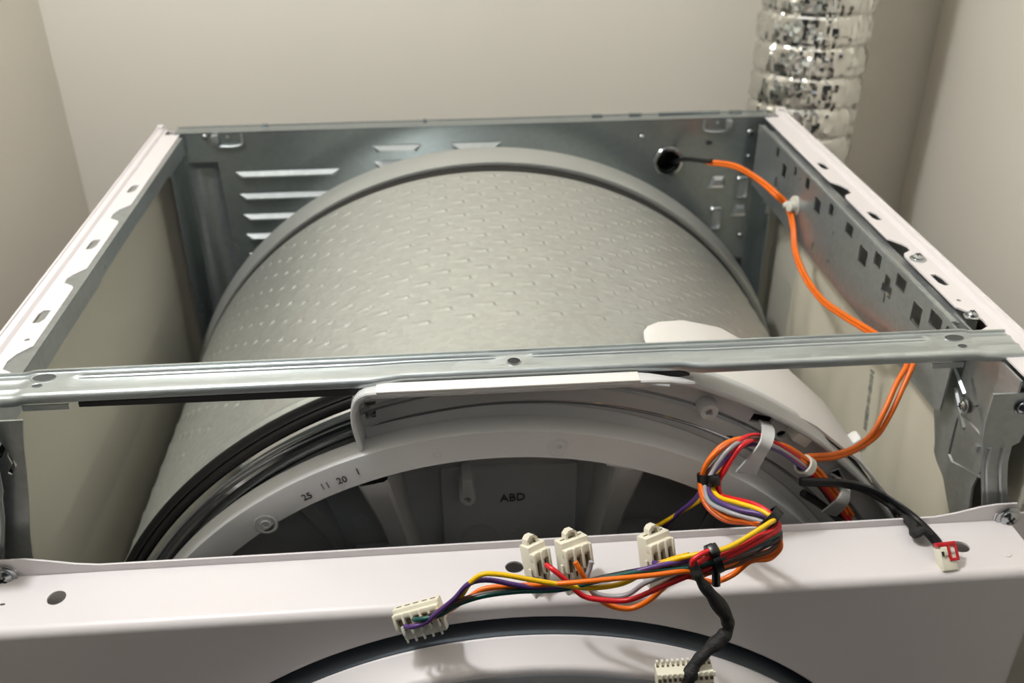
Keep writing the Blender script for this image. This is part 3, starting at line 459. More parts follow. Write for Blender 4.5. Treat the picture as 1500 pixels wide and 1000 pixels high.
# drum -------------------------------------------------------------
CZ = -.2865
def drum_mesh():
    ya, yb = .1035, .405
    ys = np.linspace(ya, yb, 380)
    fine = np.radians(np.linspace(-82, 82, 900)); coarse = np.radians(np.linspace(84, 276, 60))
    an = np.concatenate([fine, coarse])
    r0 = .2822
    U, V = np.meshgrid(an * r0, ys)
    rad = np.full(U.shape, r0) + .0006 * (V - ya) / (yb - ya)
    pu, py = .0273, .0264
    bump = np.zeros_like(U)
    rng = np.random.default_rng(3)
    for par in (0, 1):
        for k in range(-16, 17):
            uc = -.0072 + par * pu/2 + k * pu
            if abs(uc) > .40: continue
            for j in range(-1, 9):
                yc = .171 + par * py/2 + (j - 0) * py
                lim = .150 + (.004 * (1 - math.cos(uc * 46)) if abs(uc) > .05 else 0)
                if yc < lim or yc > .398: continue
                i0 = np.searchsorted(fine * r0, uc - .016); i1 = np.searchsorted(fine * r0, uc + .006)
                j0 = np.searchsorted(ys, yc - .009); j1 = np.searchsorted(ys, yc + .009)
                if i1 <= i0 or j1 <= j0: continue
                s = U[j0:j1, i0:i1] - uc; t = V[j0:j1, i0:i1] - yc + .10 * s
                ramp = np.where(s < 0, np.clip((s + .0130) / .0120, 0, 1) ** 1.5, np.exp(-(s / .0010) ** 2))
                w = .0016 + .05 * np.clip(-s, 0, 1)
                pit = -.75 * np.exp(-((s - .0022) / .0014) ** 2 - (t / .0020) ** 2)
                bump[j0:j1, i0:i1] += ramp * np.exp(-(t / w) ** 2) + pit
    rad = rad + bump * .00072
    # rolled front lip & bead
    rad = rad + .0012 * np.exp(-((V - .1120) / .0025) ** 2)
    A = U / r0
    co = np.stack([rad * np.sin(A), V, CZ + rad * np.cos(A)], -1).reshape(-1, 3)
    n = len(an); m = len(ys)
    I, J = np.meshgrid(np.arange(m - 1), np.arange(n), indexing='ij'); K = (J + 1) % n
    fc = np.stack([I*n + J, I*n + K, (I+1)*n + K, (I+1)*n + J], -1).reshape(-1, 4)
    me = bpy.data.meshes.new('drum')
    me.vertices.add(len(co)); me.vertices.foreach_set('co', co.ravel())
    me.loops.add(fc.size); me.loops.foreach_set('vertex_index', fc.ravel().astype(np.int32))
    me.polygons.add(len(fc)); me.polygons.foreach_set('loop_start', np.arange(0, fc.size, 4, dtype=np.int32))
    me.update(calc_edges=True); me.validate()
    me.polygons.foreach_set('use_smooth', [True] * len(fc))
    me.materials.append(M['drum'])
    o = bpy.data.objects.new('drum', me); col.objects.link(o); attach(o, dryer); return o
drum = drum_mesh(); drum['label'] = 'steel drum wall pressed with rows of small dimples'
# polished stepped front lip of the drum and its rubber seal
b = MB()
b.lathe([(.2826, .1060), (.2836, .1052), (.2836, .1038), (.2822, .1026), (.2808, .1024), (.2795, .1010), (.2786, .1015), (.2776, .1000), (.2758, .0985), (.2742, .0985), (.2738, .1010)], 0, CZ, n=180)
b.build('front_seal', M['rubber'], drum)
b = MB()
b.lathe([(.2742, .1000), (.2734, .0962), (.2716, .0940), (.2694, .0946), (.2680, .0970), (.2668, .0990), (.2660, .0985), (.2652, .0966), (.2634, .0960),
         (.2622, .0975), (.2614, .0990), (.2606, .0975), (.2594, .0955), (.2578, .0952), (.2560, .0962), (.2540, .0985), (.2500, .1000)], 0, CZ, n=180)
b.build('polished_front_lip', M['chrome'], drum)
# inner lens shaped front end
b = MB().lathe([(.2565, .0985), (.250, .150), (.05, .155), (1e-4, .155)], 0, CZ, n=90)
b.build('drum_front_end', M['dark'], drum)
# rear shroud with felt seal
CX2 = .003
b = MB()
b.lathe([(.2800, .4195), (.2860, .4168), (.2876, .4172), (.2915, .4440), (.2905, .4470), (.2860, .4500), (.27, .4520), (.25, YP - .001)], CX2, CZ - .001, n=180)
sh = b.build('rear_shroud', M['shroud'], dryer)
b = MB().lathe([(.2780, .4030), (.2815, .4052), (.2822, .4100), (.2835, .4180), (.281, .4190)], .0010, CZ, n=180)
b.build('felt_seal', M['felt'], sh)

# front bulkhead (moulded plastic bearing shield) -------------------
QX, QZ = -.010, CZ
def arc(r, a0, a1, n, cx=0, cz=CZ): return [(cx + r*math.sin(R(a0 + (a1 - a0)*i/n)), cz + r*math.cos(R(a0 + (a1 - a0)*i/n))) for i in range(n + 1)]
b = MB()
# ring : outer top wall, chamfer, front face, inner wall, back plate
b.lathe([(.2500, .0905), (.2552, .0872), (.2556, .0850), (.2540, .0740), (.2536, .0734), (.2530, .0732), (.2360, .0732), (.2353, .0740), (.2340, .128)], QX, QZ, n=150)
bulk = b.build('front_bulkhead', M['plastic'], dryer, 30)
b = MB().lathe([(.236, .128), (.05, .132), (1e-4, .132)], QX, QZ, n=90)
b.build('recessed_plate', M['plastic'], bulk)
# raised centre field carrying the letters
b = MB().box((-.001, .1285, -.190), (.088, .007, .186), bev=.002)
cf = b.build('raised_field', M['plastic'], bulk)
def text(body, name, c, size, th, mat, parent, rot):
    cu = bpy.data.curves.new('lettering', 'FONT'); cu.body = body; cu.size = size; cu.extrude = th; cu.align_x = 'CENTER'; cu.align_y = 'CENTER'; cu.resolution_u = 3
    o = bpy.data.objects.new('lettering', cu); col.objects.link(o)
    bpy.context.view_layer.update()
    me = bpy.data.meshes.new_from_object(o.evaluated_get(bpy.context.evaluated_depsgraph_get()))
    bpy.data.objects.remove(o)
    me.transform(Matrix.Translation(c) @ rot.to_4x4()); me.name = name
    me.materials.clear(); me.materials.append(mat)
    o = bpy.data.objects.new(name, me); col.objects.link(o); attach(o, parent); return o
front_rot = Matrix.Rotation(R(90), 3, 'X')
def roty(d): return Matrix.Rotation(R(d), 3, 'Y') @ front_rot
text('ABD', 'raised_lettering', (.0010, .1248, -.1222), .0084, .0006, M['mark'], cf, roty(-2))
for tx, s in (('25', (-.1196, -.0709)), ('11', (-.1087, -.0640)), ('20', (-.0990, -.0605)), ('1', (-.0897, -.0552))):
    a = math.degrees(math.atan2(s[0] - QX, s[1] - QZ))
    text(tx, 'raised_lettering', (s[0], .0730, s[1]), .0062, .0003, M['mark'] if tx in ('25', '20', '1') else M['gap'], bulk, roty(a + 4))
# round ejector marks with rims on the ring face
def ringmark(x, z, r, y=.0732, inner=None):
    b = MB().lathe([(r, y), (r*.93, y - .0003), (r*.80, y - .0003), (r*.74, y)], x, z, n=24)
    if inner: b.lathe([(inner, y), (inner*.95, y - .0007), (inner*.55, y - .0007), (inner*.5, y + .0002)], x, z, n=16)
    return b.build('moulded_mark', M['plastic'], bulk)
ringmark(-.0450, -.0462, .0024); ringmark(.0234, -.0448, .0068, inner=.0030); ringmark(-.1452, -.0897, .0070, inner=.0032)
ringmark(-.0185, -.1215, .0030, .1250); ringmark(.0020, -.1480, .0034, .1250); ringmark(-.0210, -.1560, .0150, .1250); ringmark(-.098, -.139, .0058, .1282)
# screw boss hanging below the ring
b = MB()
b.lathe([(.0052, .126), (.0050, .100), (.0043, .099), (.0022, .099), (.0020, .106), (1e-4, .106)], -.0285, -.1010, n=24)
b.box((-.0285, .112, -.0930), (.0062, .026, .014), bev=.001); b.box((-.0285, .1005, -.0905), (.0014, .004, .008))
b.build('screw_boss', M['plastic'], bulk)
# radial ribs inside the ring
def rib(x0, z0, x1, z1, w0, w1, y0=.080, y1=.130):
    d = Vector((x1 - x0, 0, z1 - z0)).normalized(); n = Vector((d.z, 0, -d.x)); b = MB()
    pts = []
    for (x, z, w, y) in ((x0, z0, w0, y0), (x0*.6 + x1*.4, z0*.6 + z1*.4, w0*.55 + w1*.45, y0 + .016), (x1, z1, w1, y0 + .026)):
        c = Vector((x, 0, z))
        pts.append([c - n*w/2 + Vector((0, y1, 0)), c - n*w/2*.8 + Vector((0, y + .002, 0)), c - n*w/2*.6 + Vector((0, y, 0)), c + n*w/2*.6 + Vector((0, y, 0)), c + n*w/2*.8 + Vector((0, y + .002, 0)), c + n*w/2 + Vector((0, y1, 0))])
    b.grid(pts); return b.build('radial_rib', M['plastic'], bulk)
rib(-.083, -.0700, -.062, -.190, .022, .013); rib(.070, -.0600, .052, -.190, .024, .013)
rib(-.128, -.105, -.100, -.20, .012, .009, .105); rib(.150, -.105, .12, -.2, .012, .009, .108)
b = MB().box((-.086, .122, -.158), (.034, .012, .003), bev=.0008); b.build('cross_web', M['plastic'], bulk)
b = MB().box((.083, .122, -.150), (.034, .012, .003), bev=.0008); b.build('cross_web', M['plastic'], bulk)
for x, w in ((.060, .017),):
    z = QZ + math.sqrt(.236**2 - (x - QX)**2) - .002
    MB().box((x, .082, z), (w, .010, .005), Matrix.Rotation(R(math.degrees(math.atan2(x - QX, z - QZ))), 3, 'Y'), bev=.001).build('edge_tab', M['plastic'], bulk)

# hood : recessed face with a flange all round, going back over the drum on the right
HY = .0955      # face plane
hood_out = [(-.0890, -.0330), (-.0893, -.0240), (-.0880, -.0165), (-.0835, -.0135), (-.0760, -.0125), (.0830, -.0125)] + arc(.2895, 19, 128, 46)
hood_in = arc(.2580, 128, -17.3, 70, QX)
poly = hood_out + hood_in
sq = [(-.0850, -.0240), (-.0784, -.0231), (-.0790, -.0345), (-.0850, -.0352)]
clip_hole = [(.1434, -.0412), (.1550, -.0462), (.1530, -.0524), (.1394, -.0501)]
clip_hole2 = [(.1950, -.0898), (.2000, -.0878), (.2050, -.0968), (.1997, -.0997)]
def xz_plate(mb, outl, holes, y, th):   # facing -y
    mb.plate(outl, holes, (0, y, 0), X, Z, th)
b = MB()
xz_plate(b, poly, [sq, clip_hole, clip_hole2, circle(.1607, -.0608, .0032, 12, .0026), circle(.1286, -.0618, .0034, 10, .0022)], HY, .0022)
b.lathe([(.2582, HY), (.2570, HY + .0006), (.2530, .0925), (.2500, .0905)], QX, QZ, -17.3, 128, 80)
hood = b.build('hood', M['plastic'], bulk, 30)
# flange wall around the hood edge : thick rim from front (y=.083) to the face and beyond
def wall_sweep(pts, y0, y1, th, cc=(0, CZ)):
    b = MB(); rows = []
    for i, (x, z) in enumerate(pts):
        a = pts[max(i-1, 0)]; c = pts[min(i+1, len(pts)-1)]
        t = Vector((c[0]-a[0], 0, c[1]-a[1])).normalized(); n = Vector((-t.z, 0, t.x))
        if n.dot(Vector((x - cc[0], 0, z - cc[1]))) < 0: n = -n
        yy0 = y0[i] if isinstance(y0, list) else y0; yy1 = y1[i] if isinstance(y1, list) else y1
        o = Vector((x, 0, z)) + n*th/2; q = Vector((x, 0, z)) - n*th/2
        rows.append([o + Vector((0, yy1, 0)), o + Vector((0, yy0 + .0008, 0)), o*.7 + q*.3 + Vector((0, yy0, 0)), q*.7 + o*.3 + Vector((0, yy0, 0)), q + Vector((0, yy0 + .0008, 0)), q + Vector((0, yy1, 0))])
    b.grid(rows, True); b.add(rows[0], [tuple(range(6))]); b.add(rows[-1], [tuple(range(5, -1, -1))]); return b
left_rim = [(-.0868, -.0450), (-.0876, -.0391), (-.0890, -.0310), (-.0896, -.0240), (-.0894, -.0180), (-.0886, -.0126), (-.0868, -.0078), (-.0842, -.0047), (-.0808, -.0029), (-.0770, -.0024), (-.058, -.0026), (.0, -.0026), (.0660, -.0026), (.0720, -.0030), (.0780, -.0040), (.0845, -.0056), (.0913, -.0080), (.0990, -.0105)]
wall_sweep(left_rim, [.0765, .0760, .0750, .0740, .0730, .0720, .0712, .0705, .0698, .0695, .0695, .0695, .0695, .0700, .0712, .0728, .0748, .0775], [.1]*6 + [.090, .0785, .0785, .0785, .0785, .0785, .0785, .0780, .0775, .0775, .080, .085], .0026).build('hood_rim', M['plastic'], hood)
web = [(-.0885, -.0180), (-.0868, -.0130), (-.0835, -.0098), (-.0780, -.0090), (-.04, -.0092), (.0, -.0092), (.04, -.0092), (.0700, -.0092), (.0850, -.0112)]
wall_sweep(web, .0772, .108, .0022).build('hood_web', M['plastic'], hood)
b = MB().box((-.0040, .0776, -.0058), (.150, .0016, .0075), bev=.0004); b.build('hood_riser', M['plastic'], hood)
right_arc = arc(.2893, 16.8, 40.5, 22)
wall_sweep(right_arc, .0830, .105, .0030).build('hood_rim', M['plastic'], hood)
lower_arc = arc(.2875, 40.5, 128, 60)
wall_sweep(lower_arc, .0860, .125, .0030).build('hood_rim', M['plastic'], hood)
b = MB().box((-.0045, .0738, -.0010), (.1420, .0090, .0012), bev=.0004); b.build('hood_top_strip', M['pwhite'], hood)
rows = []
ends = [(.0835, .132), (.0850, .140), (.0885, .1465), (.0980, .1565), (.1185, .1700), (.1496, .1800), (.198, .180), (.24, .170), (.2750, .160), (.30, .150), (.40, .14)]
rr = .2885
for u, ye in ends:
    a = u / .2905; rr = .2885 + .0050 * min(1, max(0, (u - .11) / .12))
    rows.append([( (rr + dr)*math.sin(a), y, CZ + (rr + dr)*math.cos(a)) for dr, y in ((0, .100), (.0003, .100 + (ye - .100)*.5), (.0003, ye - .001), (0, ye), (-.0016, ye), (-.0016, .100))])
b = MB().grid(rows, True); b.add(rows[0], [(0, 1, 2, 3, 4, 5)]); b.build('drum_cover_wrap', M['pwhite'], hood)
# hood screw boss
b = MB().lathe([(.0062, HY), (.0058, .0880), (.0050, .0866), (.0024, .0866), (.0021, .0895), (1e-4, .0895)], .1121, -.0362, n=28)
b.build('screw_boss', M['plastic'], hood)
# added white block for the glint on the wrap's edge, lower right
MB().box((.2350, .146, -.1080), (.012, .012, .010), Matrix.Rotation(R(53), 3, 'Y'), bev=.003).build('rim_glint', M['pwhite'], hood)
# cable clips : rectangular window rim plus hook strap
def clip(hole, pts, widths, wdir):
    b = MB()
    h = [Vector((x, HY - .0014, z)) for x, z in hole]
    b.tube([h[0], h[1], h[2]], .0008, 6, 1, smooth=False)                      # raised rim on two sides
    for k in (0, 1):
        a = h[k]*.7 + h[3 - k]*.3
    m0 = h[0]*.55 + h[3]*.45; m1 = h[1]*.55 + h[2]*.45
    b.strip([m0 + Vector((0, .006, 0)), m1 + Vector((0, .006, 0))], .0030, (.3, 0, -1), .0012)   # inner bar in the window
    P = [Vector(p) for p in pts]; Q = []; ww = []
    for i in range(len(P) - 1):
        for k in range(4):
            t = k/4; p0 = P[max(i-1, 0)]; p1 = P[i]; p2 = P[i+1]; p3 = P[min(i+2, len(P)-1)]
            Q.append(.5*((2*p1) + (p2 - p0)*t + (2*p0 - 5*p1 + 4*p2 - p3)*t*t + (3*p1 - p0 - 3*p2 + p3)*t**3)); ww.append(widths[i]*(1-t) + widths[i+1]*t)
    Q.append(P[-1]); ww.append(widths[-1])
    b.strip(Q, ww, wdir, .0014)
    return b.build('cable_clip', M['plastic'], hood)
clip(clip_hole, W['clip1'], [.0062, .0072, .0074, .0074, .0080, .0095, .0120], (.9, .1, -.42))
clip(clip_hole2, W['clip2'], [.006, .007, .0075, .008, .0085, .009], (.75, .1, -.65))
# crossbar ----------------------------------------------------------
def crossbar():
    def rear(x): return .1000
    def front(x): return np.interp(x, [-.285, -.0785, -.0610, .0905, .1020, .285], [.0765, .0765, .0796, .0796, .0765, .0765])
    nx = 260; xs = np.linspace(-.2830, .2850, nx)
    prof_t = [0, 0, .02, .04, .055, .07, .09, .14, .18, .20, .215, .23, .245, .26, .275, .29, .31, .33, .35, .42, .55, .66, .68, .70, .72, .75, .80, .86, .88, .90, .92, .94, .955, .97, .98, .99, 1.0, 1.0, 1.0]
    nt = len(prof_t); rows = []
    sg = lambda v, c, w: 1 / (1 + math.exp(max(-60, min(60, -(v - c) / w))))
    for x in xs:
        yr, yf = float(rear(x)), float(front(x)); w = yr - yf
        mid = math.exp(-(x / .0105) ** 4)
        ends = sg(abs(x), .236, .0012)
        e = (1 - mid) * (1 - ends)
        zt = .0030 - .0014 * sg(abs(x), .262, .0010)
        row = []
        for i, t in enumerate(prof_t):
            y = yr - w * t; z = zt
            if i == 0: z = zt - .003
            elif t < .06: z = zt + .0016
            elif t < .08: z = zt + .0003
            z += e * (.0013 * math.exp(-((t - .245) / .022) ** 2) - .0011 * sg(t, .320, .006) * sg(.70, t, .006))
            if t > .87: z -= .0032 * (1 - math.sqrt(max(0, 1 - ((t - .87) / .13) ** 2)))
            if abs(x) > .262:
                z += .0012 * math.exp(-((t - .30) / .07) ** 2) + .0012 * math.exp(-((t - .70) / .07) ** 2)
            if i == nt - 2: z = zt - .0050; y += .0002
            if i == nt - 1: z = zt - .0056 if abs(x) < .24 else zt - .0056; y += .0022
            row.append((x, y, z))
        under = [(p[0], p[1] + (.001 if k > 32 else 0), p[2] - .0011) for k, p in enumerate(row)][::-1]
        rows.append(row + under)
    b = MB().grid(rows, True, True); n = len(rows[0])
    b.add(rows[0], [tuple(range(n))]); b.add(rows[-1], [tuple(range(n))[::-1]])
    bar = b.build('crossbar', M['bar'], dryer, 28)
    gx = [-.232, -.15, -.0785, -.0700, -.0610, .0, .0905, .0960]
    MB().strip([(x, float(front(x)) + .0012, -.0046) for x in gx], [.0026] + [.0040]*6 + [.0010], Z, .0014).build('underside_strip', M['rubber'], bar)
    # pierced holes as rims round flat discs, the shade inside painted dark
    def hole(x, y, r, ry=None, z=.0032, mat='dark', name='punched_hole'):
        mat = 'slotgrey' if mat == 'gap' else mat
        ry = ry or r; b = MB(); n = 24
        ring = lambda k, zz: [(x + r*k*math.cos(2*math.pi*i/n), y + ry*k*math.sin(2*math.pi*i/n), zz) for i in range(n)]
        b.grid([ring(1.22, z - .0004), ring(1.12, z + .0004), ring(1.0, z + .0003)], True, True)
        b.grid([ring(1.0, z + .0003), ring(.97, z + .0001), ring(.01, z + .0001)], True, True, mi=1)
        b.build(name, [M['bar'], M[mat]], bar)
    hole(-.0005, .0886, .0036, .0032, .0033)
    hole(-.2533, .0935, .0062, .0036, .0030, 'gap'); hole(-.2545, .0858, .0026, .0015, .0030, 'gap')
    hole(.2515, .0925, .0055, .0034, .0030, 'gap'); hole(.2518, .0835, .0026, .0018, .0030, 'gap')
    # hanging lip tabs below
    MB().box((-.2490, .0772, -.0052), (.024, .0012, .0030)).build('lip_tab', M['bar'], bar)
    MB().box((.2420, .0772, -.0052), (.018, .0012, .0030)).build('lip_tab', M['bar'], bar)
    return bar
bar = crossbar()

# right corner bracket and post -------------------------------------
b = MB()
BXR = .2740
outl = [(.1340, -.004), (.056, -.004), (.056, -.030), (.064, -.060), (.070, -.088), (.066, -.110), (.062, -.19), (.075, -.25), (.10, -.25), (.088, -.19), (.081, -.122), (.092, -.112), (.100, -.104), (.1105, -.1000), (.1165, -.096), (.118, -.090), (.1330, -.062)]
b.plate(outl, [circle(.1270, -.0430, .0032, 14, .0042)], (BXR, 0, 0), Y, Z, .0014)
brk = b.build('corner_bracket', M['galv'], right_panel)
def bead(pts, r, parent, mat='galv', name='pressed_bead'):
    return MB().tube(pts, r, 8, 4).build(name, M[mat], parent)
xb = BXR - .0014
def straight_bead(y0, z0, y1, z1, w):
    b = MB(); d = Vector((0, y1 - y0, z1 - z0)); L = d.length; d.normalize(); n = Vector((0, -d.z, d.y)); rows = []
    for t, k in ((0, .2), (.05, .9), (.95, .9), (1, .2)):
        c = Vector((xb, y0, z0)) + d*L*t
        rows.append([c - n*w/2*k + Vector((.0004, 0, 0)), c - n*w/4*k - Vector((.0016*k, 0, 0)), c + n*w/4*k - Vector((.0016*k, 0, 0)), c + n*w/2*k + Vector((.0004, 0, 0))])
    b.grid(rows, False, True); return b.build('pressed_bead', M['galv'], brk)
straight_bead(.1210, -.0330, .1000, -.0430, .006); straight_bead(.1130, -.0440, .0920, -.0620, .006)
straight_bead(.0990, -.0290, .0860, -.0410, .005); straight_bead(.0840, -.0400, .0720, -.0540, .005)
b = MB(); o = [(.1035, -.0600), (.1030, -.0560), (.1000, -.0530), (.0640, -.0520), (.0605, -.0545), (.0610, -.0740), (.0630, -.0770), (.0700, -.0800), (.0960, -.0900), (.1020, -.0880)]
rows = []; cy_, cz_ = .083, -.070
for k, d in ((1.0, 0), (.94, .0014), (.88, .0014), (.83, .0002)): rows.append([(xb - d + .0004, cy_ + (p[0] - cy_)*k, cz_ + (p[1] - cz_)*k) for p in o])
b.grid(rows, True, True); b.build('pressed_frame', M['galv'], brk)
screw((xb - .001, .0955, -.0465), (-1, 0, 0), brk, .0032, .0045)
# bright diamond dent
MB().disc((xb, .0745, -.0620), .0028, (-1, 0, 0), .0022, 4).build('pressed_dent', M['galv'], brk)
def post(sg, parent):
    b = MB()
    xs = [.2720, .2720, .2715, .2705, .2720, .2760, .2800, .2835]; zs = [-.0115, -.030, -.044, -.0475, -.060, -.076, -.090, -.102]; yy = [.0560]*8
    ws = [.0260, .0260, .0220, .0165, .0150, .0145, .0150, .0160]
    if sg < 0: xs = [x + .0125 for x in xs]
    b.strip([(sg*x, y, z) for x, y, z in zip(xs, yy, zs)], ws, X, .0016)
    b.box((sg*.2855, .070, -.028), (.0016, .030, .034), bev=.0004)
    p = b.build('corner_post', M['galv'], parent)
    for dx in (-.0050, .0030):
        bead([(sg*(x + dx), .0553, z) for x, z in list(zip(xs, zs))[3:]], .0012, p)
    screw((sg*.2780, .0552, -.0200), (0, -1, 0), p, .0038, .0052)
    return p
post(1, right_panel)
# left front return with its post
b = MB()
b.plate([(-.2960, -.004), (-.2560, -.004), (-.2575, -.010), (-.2600, -.022), (-.2625, -.036), (-.2655, -.052), (-.2715, -.080), (-.2740, -.095), (-.2750, -.115), (-.2755, -.26), (-.2960, -.26)],
        [[(-.2725, -.012), (-.2690, -.021), (-.2735, -.028), (-.2800, -.026), (-.2790, -.014)], [(-.2685, -.0235), (-.2660, -.0320), (-.2705, -.0385), (-.2720, -.0370), (-.2685, -.0315), (-.2695, -.026)]],
        (0, .0640, 0), X, Z, .0012)
lb = b.build('corner_bracket', M['galv'], left_panel)
MB().box((-.2830, .0690, -.0250), (.024, .004, .034)).build('bracket_shade_plate', M['dark'], lb)  # added dark plate, stands in for the shade behind the bracket openings
post(-1, left_panel)

# front panel --------------------------------------------------------
DX, DZ, DR = -.007, -.3620, .2565
FY = .006; ZS = -.0950
b = MB()
# top ledge with holes
b.plate([(-.2845, .0112), (.2845, .0112), (.2845, .0485), (-.2845, .0485)], [circle(-.2496, .0296, .0048, 20, .0052), circle(-.0050, .0325, .0052, 20, .0046), circle(.2461, .0278, .0054, 20, .0046), circle(-.2765, .0270, .0016, 8, .0008)], (0, 0, ZS), X, Y, .0012)
# rear upstand with screw tabs
up = [(-.2905, ZS - .001), (.2905, ZS - .001), (.2905, -.0868), (.2880, -.0835), (.2760, -.0836), (.2660, -.0850), (.2520, -.0885), (.2400, -.0905), (-.2320, -.0905), (-.2440, -.0890), (-.2600, -.0855), (-.2700, -.0836), (-.2880, -.0836), (-.2905, -.087)]
b.plate(up, [], (0, .0480, 0), X, Z, .0012)
# rounded nose
rows = []
for i in range(9):
    a = R(90 * i / 8); rows.append([(x, .0112 - .0052*math.sin(a), ZS - .0052 + .0052*math.cos(a)) for x in (-.2845, .2845)])
b.grid(rows, False, True)
# front skin with the round door opening
b.plate([(-.2845, -.80), (.2845, -.80), (.2845, ZS - .0050), (-.2845, ZS - .0050)], [circle(DX, DZ, DR, 140)], (0, FY, 0), X, Z, .0012)
b.box((0, .030, ZS - .012), (.56, .034, .001))  # added white plate below the ledge, brightens what its holes show
# side returns and dished edge of the opening
for sx in (-1, 1): b.box((sx*.2840, .027, -.448), (.0012, .042, .705))
b.lathe([(DR + .0002, FY), (DR - .0010, FY + .0006), (DR - .0016, FY + .0025), (DR - .0020, .034)], DX, DZ, n=140)
fp = b.build('front_panel', M['enamel'], dryer, 30)
b = MB().lathe([(DR - .0005, .034), (.20, .036)], DX, DZ, n=120); b.build('door_recess', M['gap'], fp)
screw((-.2824, .0468, -.0950 + .0015), (0, -1, 0), fp, .0050, .0072)
screw((.2834, .0468, -.0922), (0, -1, 0), fp, .0050, .0072)
for sx, y, z in ((.2690, .020, ZS), ): MB().disc((sx, y, z - .0002), .0028, Z, .0009, 14).build('pressed_dent', M['enamel'], fp)
# door
b = MB()
b.lathe([(.2470, .0020), (.2474, .0012), (.2470, .0002), (.2462, -.0006), (.2420, -.0135), (.2412, -.0150), (.2398, -.0160), (.2370, -.0164), (.2300, -.0166)], DX, DZ, n=150)
door = b.build('door', M['enamel'], dryer, 60, label='round white door rim on the front')
MB().lathe([(.2478, .034), (.2478, .0020), (.2466, .0012)], DX, DZ, n=150).build('door_gasket', M['gasket'], door)
MB().lathe([(.2375, -.0164), (.2365, -.0170), (.196, -.0185), (.190, -.0165)], DX, DZ, n=120).build('door_front_ring', M['door_grey'], door)
MB().lathe([(.192, -.0165), (.12, -.021), (1e-4, -.023)], DX, DZ, n=90).build('door_glass', M['glass'], door)
MB().box((DX - .225, -.020, DZ), (.018, .010, .11), bev=.004).build('door_handle', M['door_grey'], door)

# instruction sheet in a wavy sleeve against the right panel ----------
rows = []; ny, nz = 56, 14
for i in range(ny + 1):
    y = .083 + .342*i/ny; row = []
    for j in range(nz + 1):
        t = j / nz; z = -.040 - .26*t - .02*(i/ny)
        yy = y + .012*t
        d = .0030*math.sin(y*62 + t*2.2) + .0024*math.sin(y*131 + 1.3 + t*4) * (1 - .4*t) + .0016*math.sin(t*9 + y*20)
        row.append((.2870 + d, yy, z))
    rows.append(row)
b = MB().grid(rows, False, True)
rows2 = [[(p[0] + .0006, p[1], p[2]) for p in r] for r in rows]; b.grid(rows2)
sheet = b.build('instruction_sheet', M['paper'], None, 80)
tag(sheet, 'creased cream paper sheet tucked inside the right side panel', 'paper')
b = MB(); rnd = random.Random(2)
for k in range(26):
    z = -.1080 - k*.0019; y = .232 - k*.0003
    b.box((.2815, y, z), (.0003, .0026 + rnd.random()*.0022, .0007 + .0007*rnd.random()), Matrix.Rotation(R(12), 3, 'Z'))
b.build('printed_line', M['ink'], sheet)

# ------------------------------------------------------------------ duct behind the dryer
def duct():
    n = 128; zs = np.arange(CEIL - .002, -.25, -.0025)
    cx, cy, r0, pitch = .3465, .6180, .0555, .0305
    rows = []; rng = np.random.default_rng(5)
    for iz, z in enumerate(zs):
        row = []
        for k in range(n):
            a = 2*math.pi*k/n
            ph = ((z + .0058*math.sin(a + .4) + .0305*0) / pitch) % 1.0
            g = math.exp(-((ph - .5) / .075) ** 2)
            r = r0 - .0030*g + .0004*math.cos(2*math.pi*ph)
            q = Vector((math.cos(a)*2.4, math.sin(a)*2.4, z*30))
            d1, _ = noise.voronoi(q*Vector((4.2, 4.2, 2.2)) if False else Vector((q.x*3.6, q.y*3.6, q.z*2.4)))
            cr = (d1[1] - d1[0])*.0022 + noise.noise(q*1.6)*.0012 + noise.noise(Vector((q.x*7, q.y*7, q.z*1.2)))*.0012 + (noise.cell(Vector((q.x*5, q.y*5, q.z*3.2))) - .5)*.0008
            r += cr * (1 - .5*g)
            row.append((cx + r*math.cos(a) + .004*math.sin(z*3), cy + r*math.sin(a), z))
        rows.append(row)
    b = MB().grid(rows, True, False)
    o = b.build('exhaust_duct', M['foil'], None, 14)
    tag(o, 'crinkled silver foil flexible duct rising behind the right rear corner', 'duct')
duct()

# ------------------------------------------------------------------ wiring
harness = thing('wiring_harness', 'bundle of coloured wires with ivory plugs lying over the front panel edge', 'wiring', (.09, .0, -.06))
def wire(color, pts, r, parent, name='wire', **k):
    return MB().tube(pts, r, 8, 6).build(name, WM[color], parent, 60, label=color + ' wire')
for c, r, pts in W['L']: wire(c, pts, r * 1.06, harness)

def cable_tie(c, axis, r, parent, mat='tie', head=True, w=.004, hd=(0, -.3, 1)):
    a = Vector(axis).normalized(); u = Vector(hd); u = (u - a*u.dot(a)).normalized(); v = a.cross(u); c = Vector(c); b = MB()
    rows = []
    n = 20
    for dw, dr in ((-w/2, 0), (-w/2, .0014), (w/2, .0014), (w/2, 0), (-w/2, 0)):
        rows.append([c + a*dw + (u*math.cos(2*math.pi*k/n) + v*math.sin(2*math.pi*k/n))*(r + dr) for k in range(n)])
    b.grid(rows, True)
    if head:
        rm = Matrix((v, a, u)).transposed()
        b.box(c + u*(r + .0026), (.0058, .0052, .0058), rm, .0011)
    return b.build('cable_tie', M[mat], parent)
cable_tie(W['tie1'], (.05, -.45, -.9), .0048, harness, hd=(.1, -.8, .6), w=.0060)
cable_tie(W['tie2'], (.75, -.6, -.6), .0052, harness, w=.005, head=False)
cable_tie(W['tie3'], (1, .2, .3), .0062, harness, w=.0038)
MB().tube([W['tie3'], Vector(W['tie3']) + Vector((.0005, -.004, -.006)), Vector(W['tie3']) + Vector((.0008, -.006, -.012))], .0022, 8, 4).build('tie_tail', M['tie'], harness)
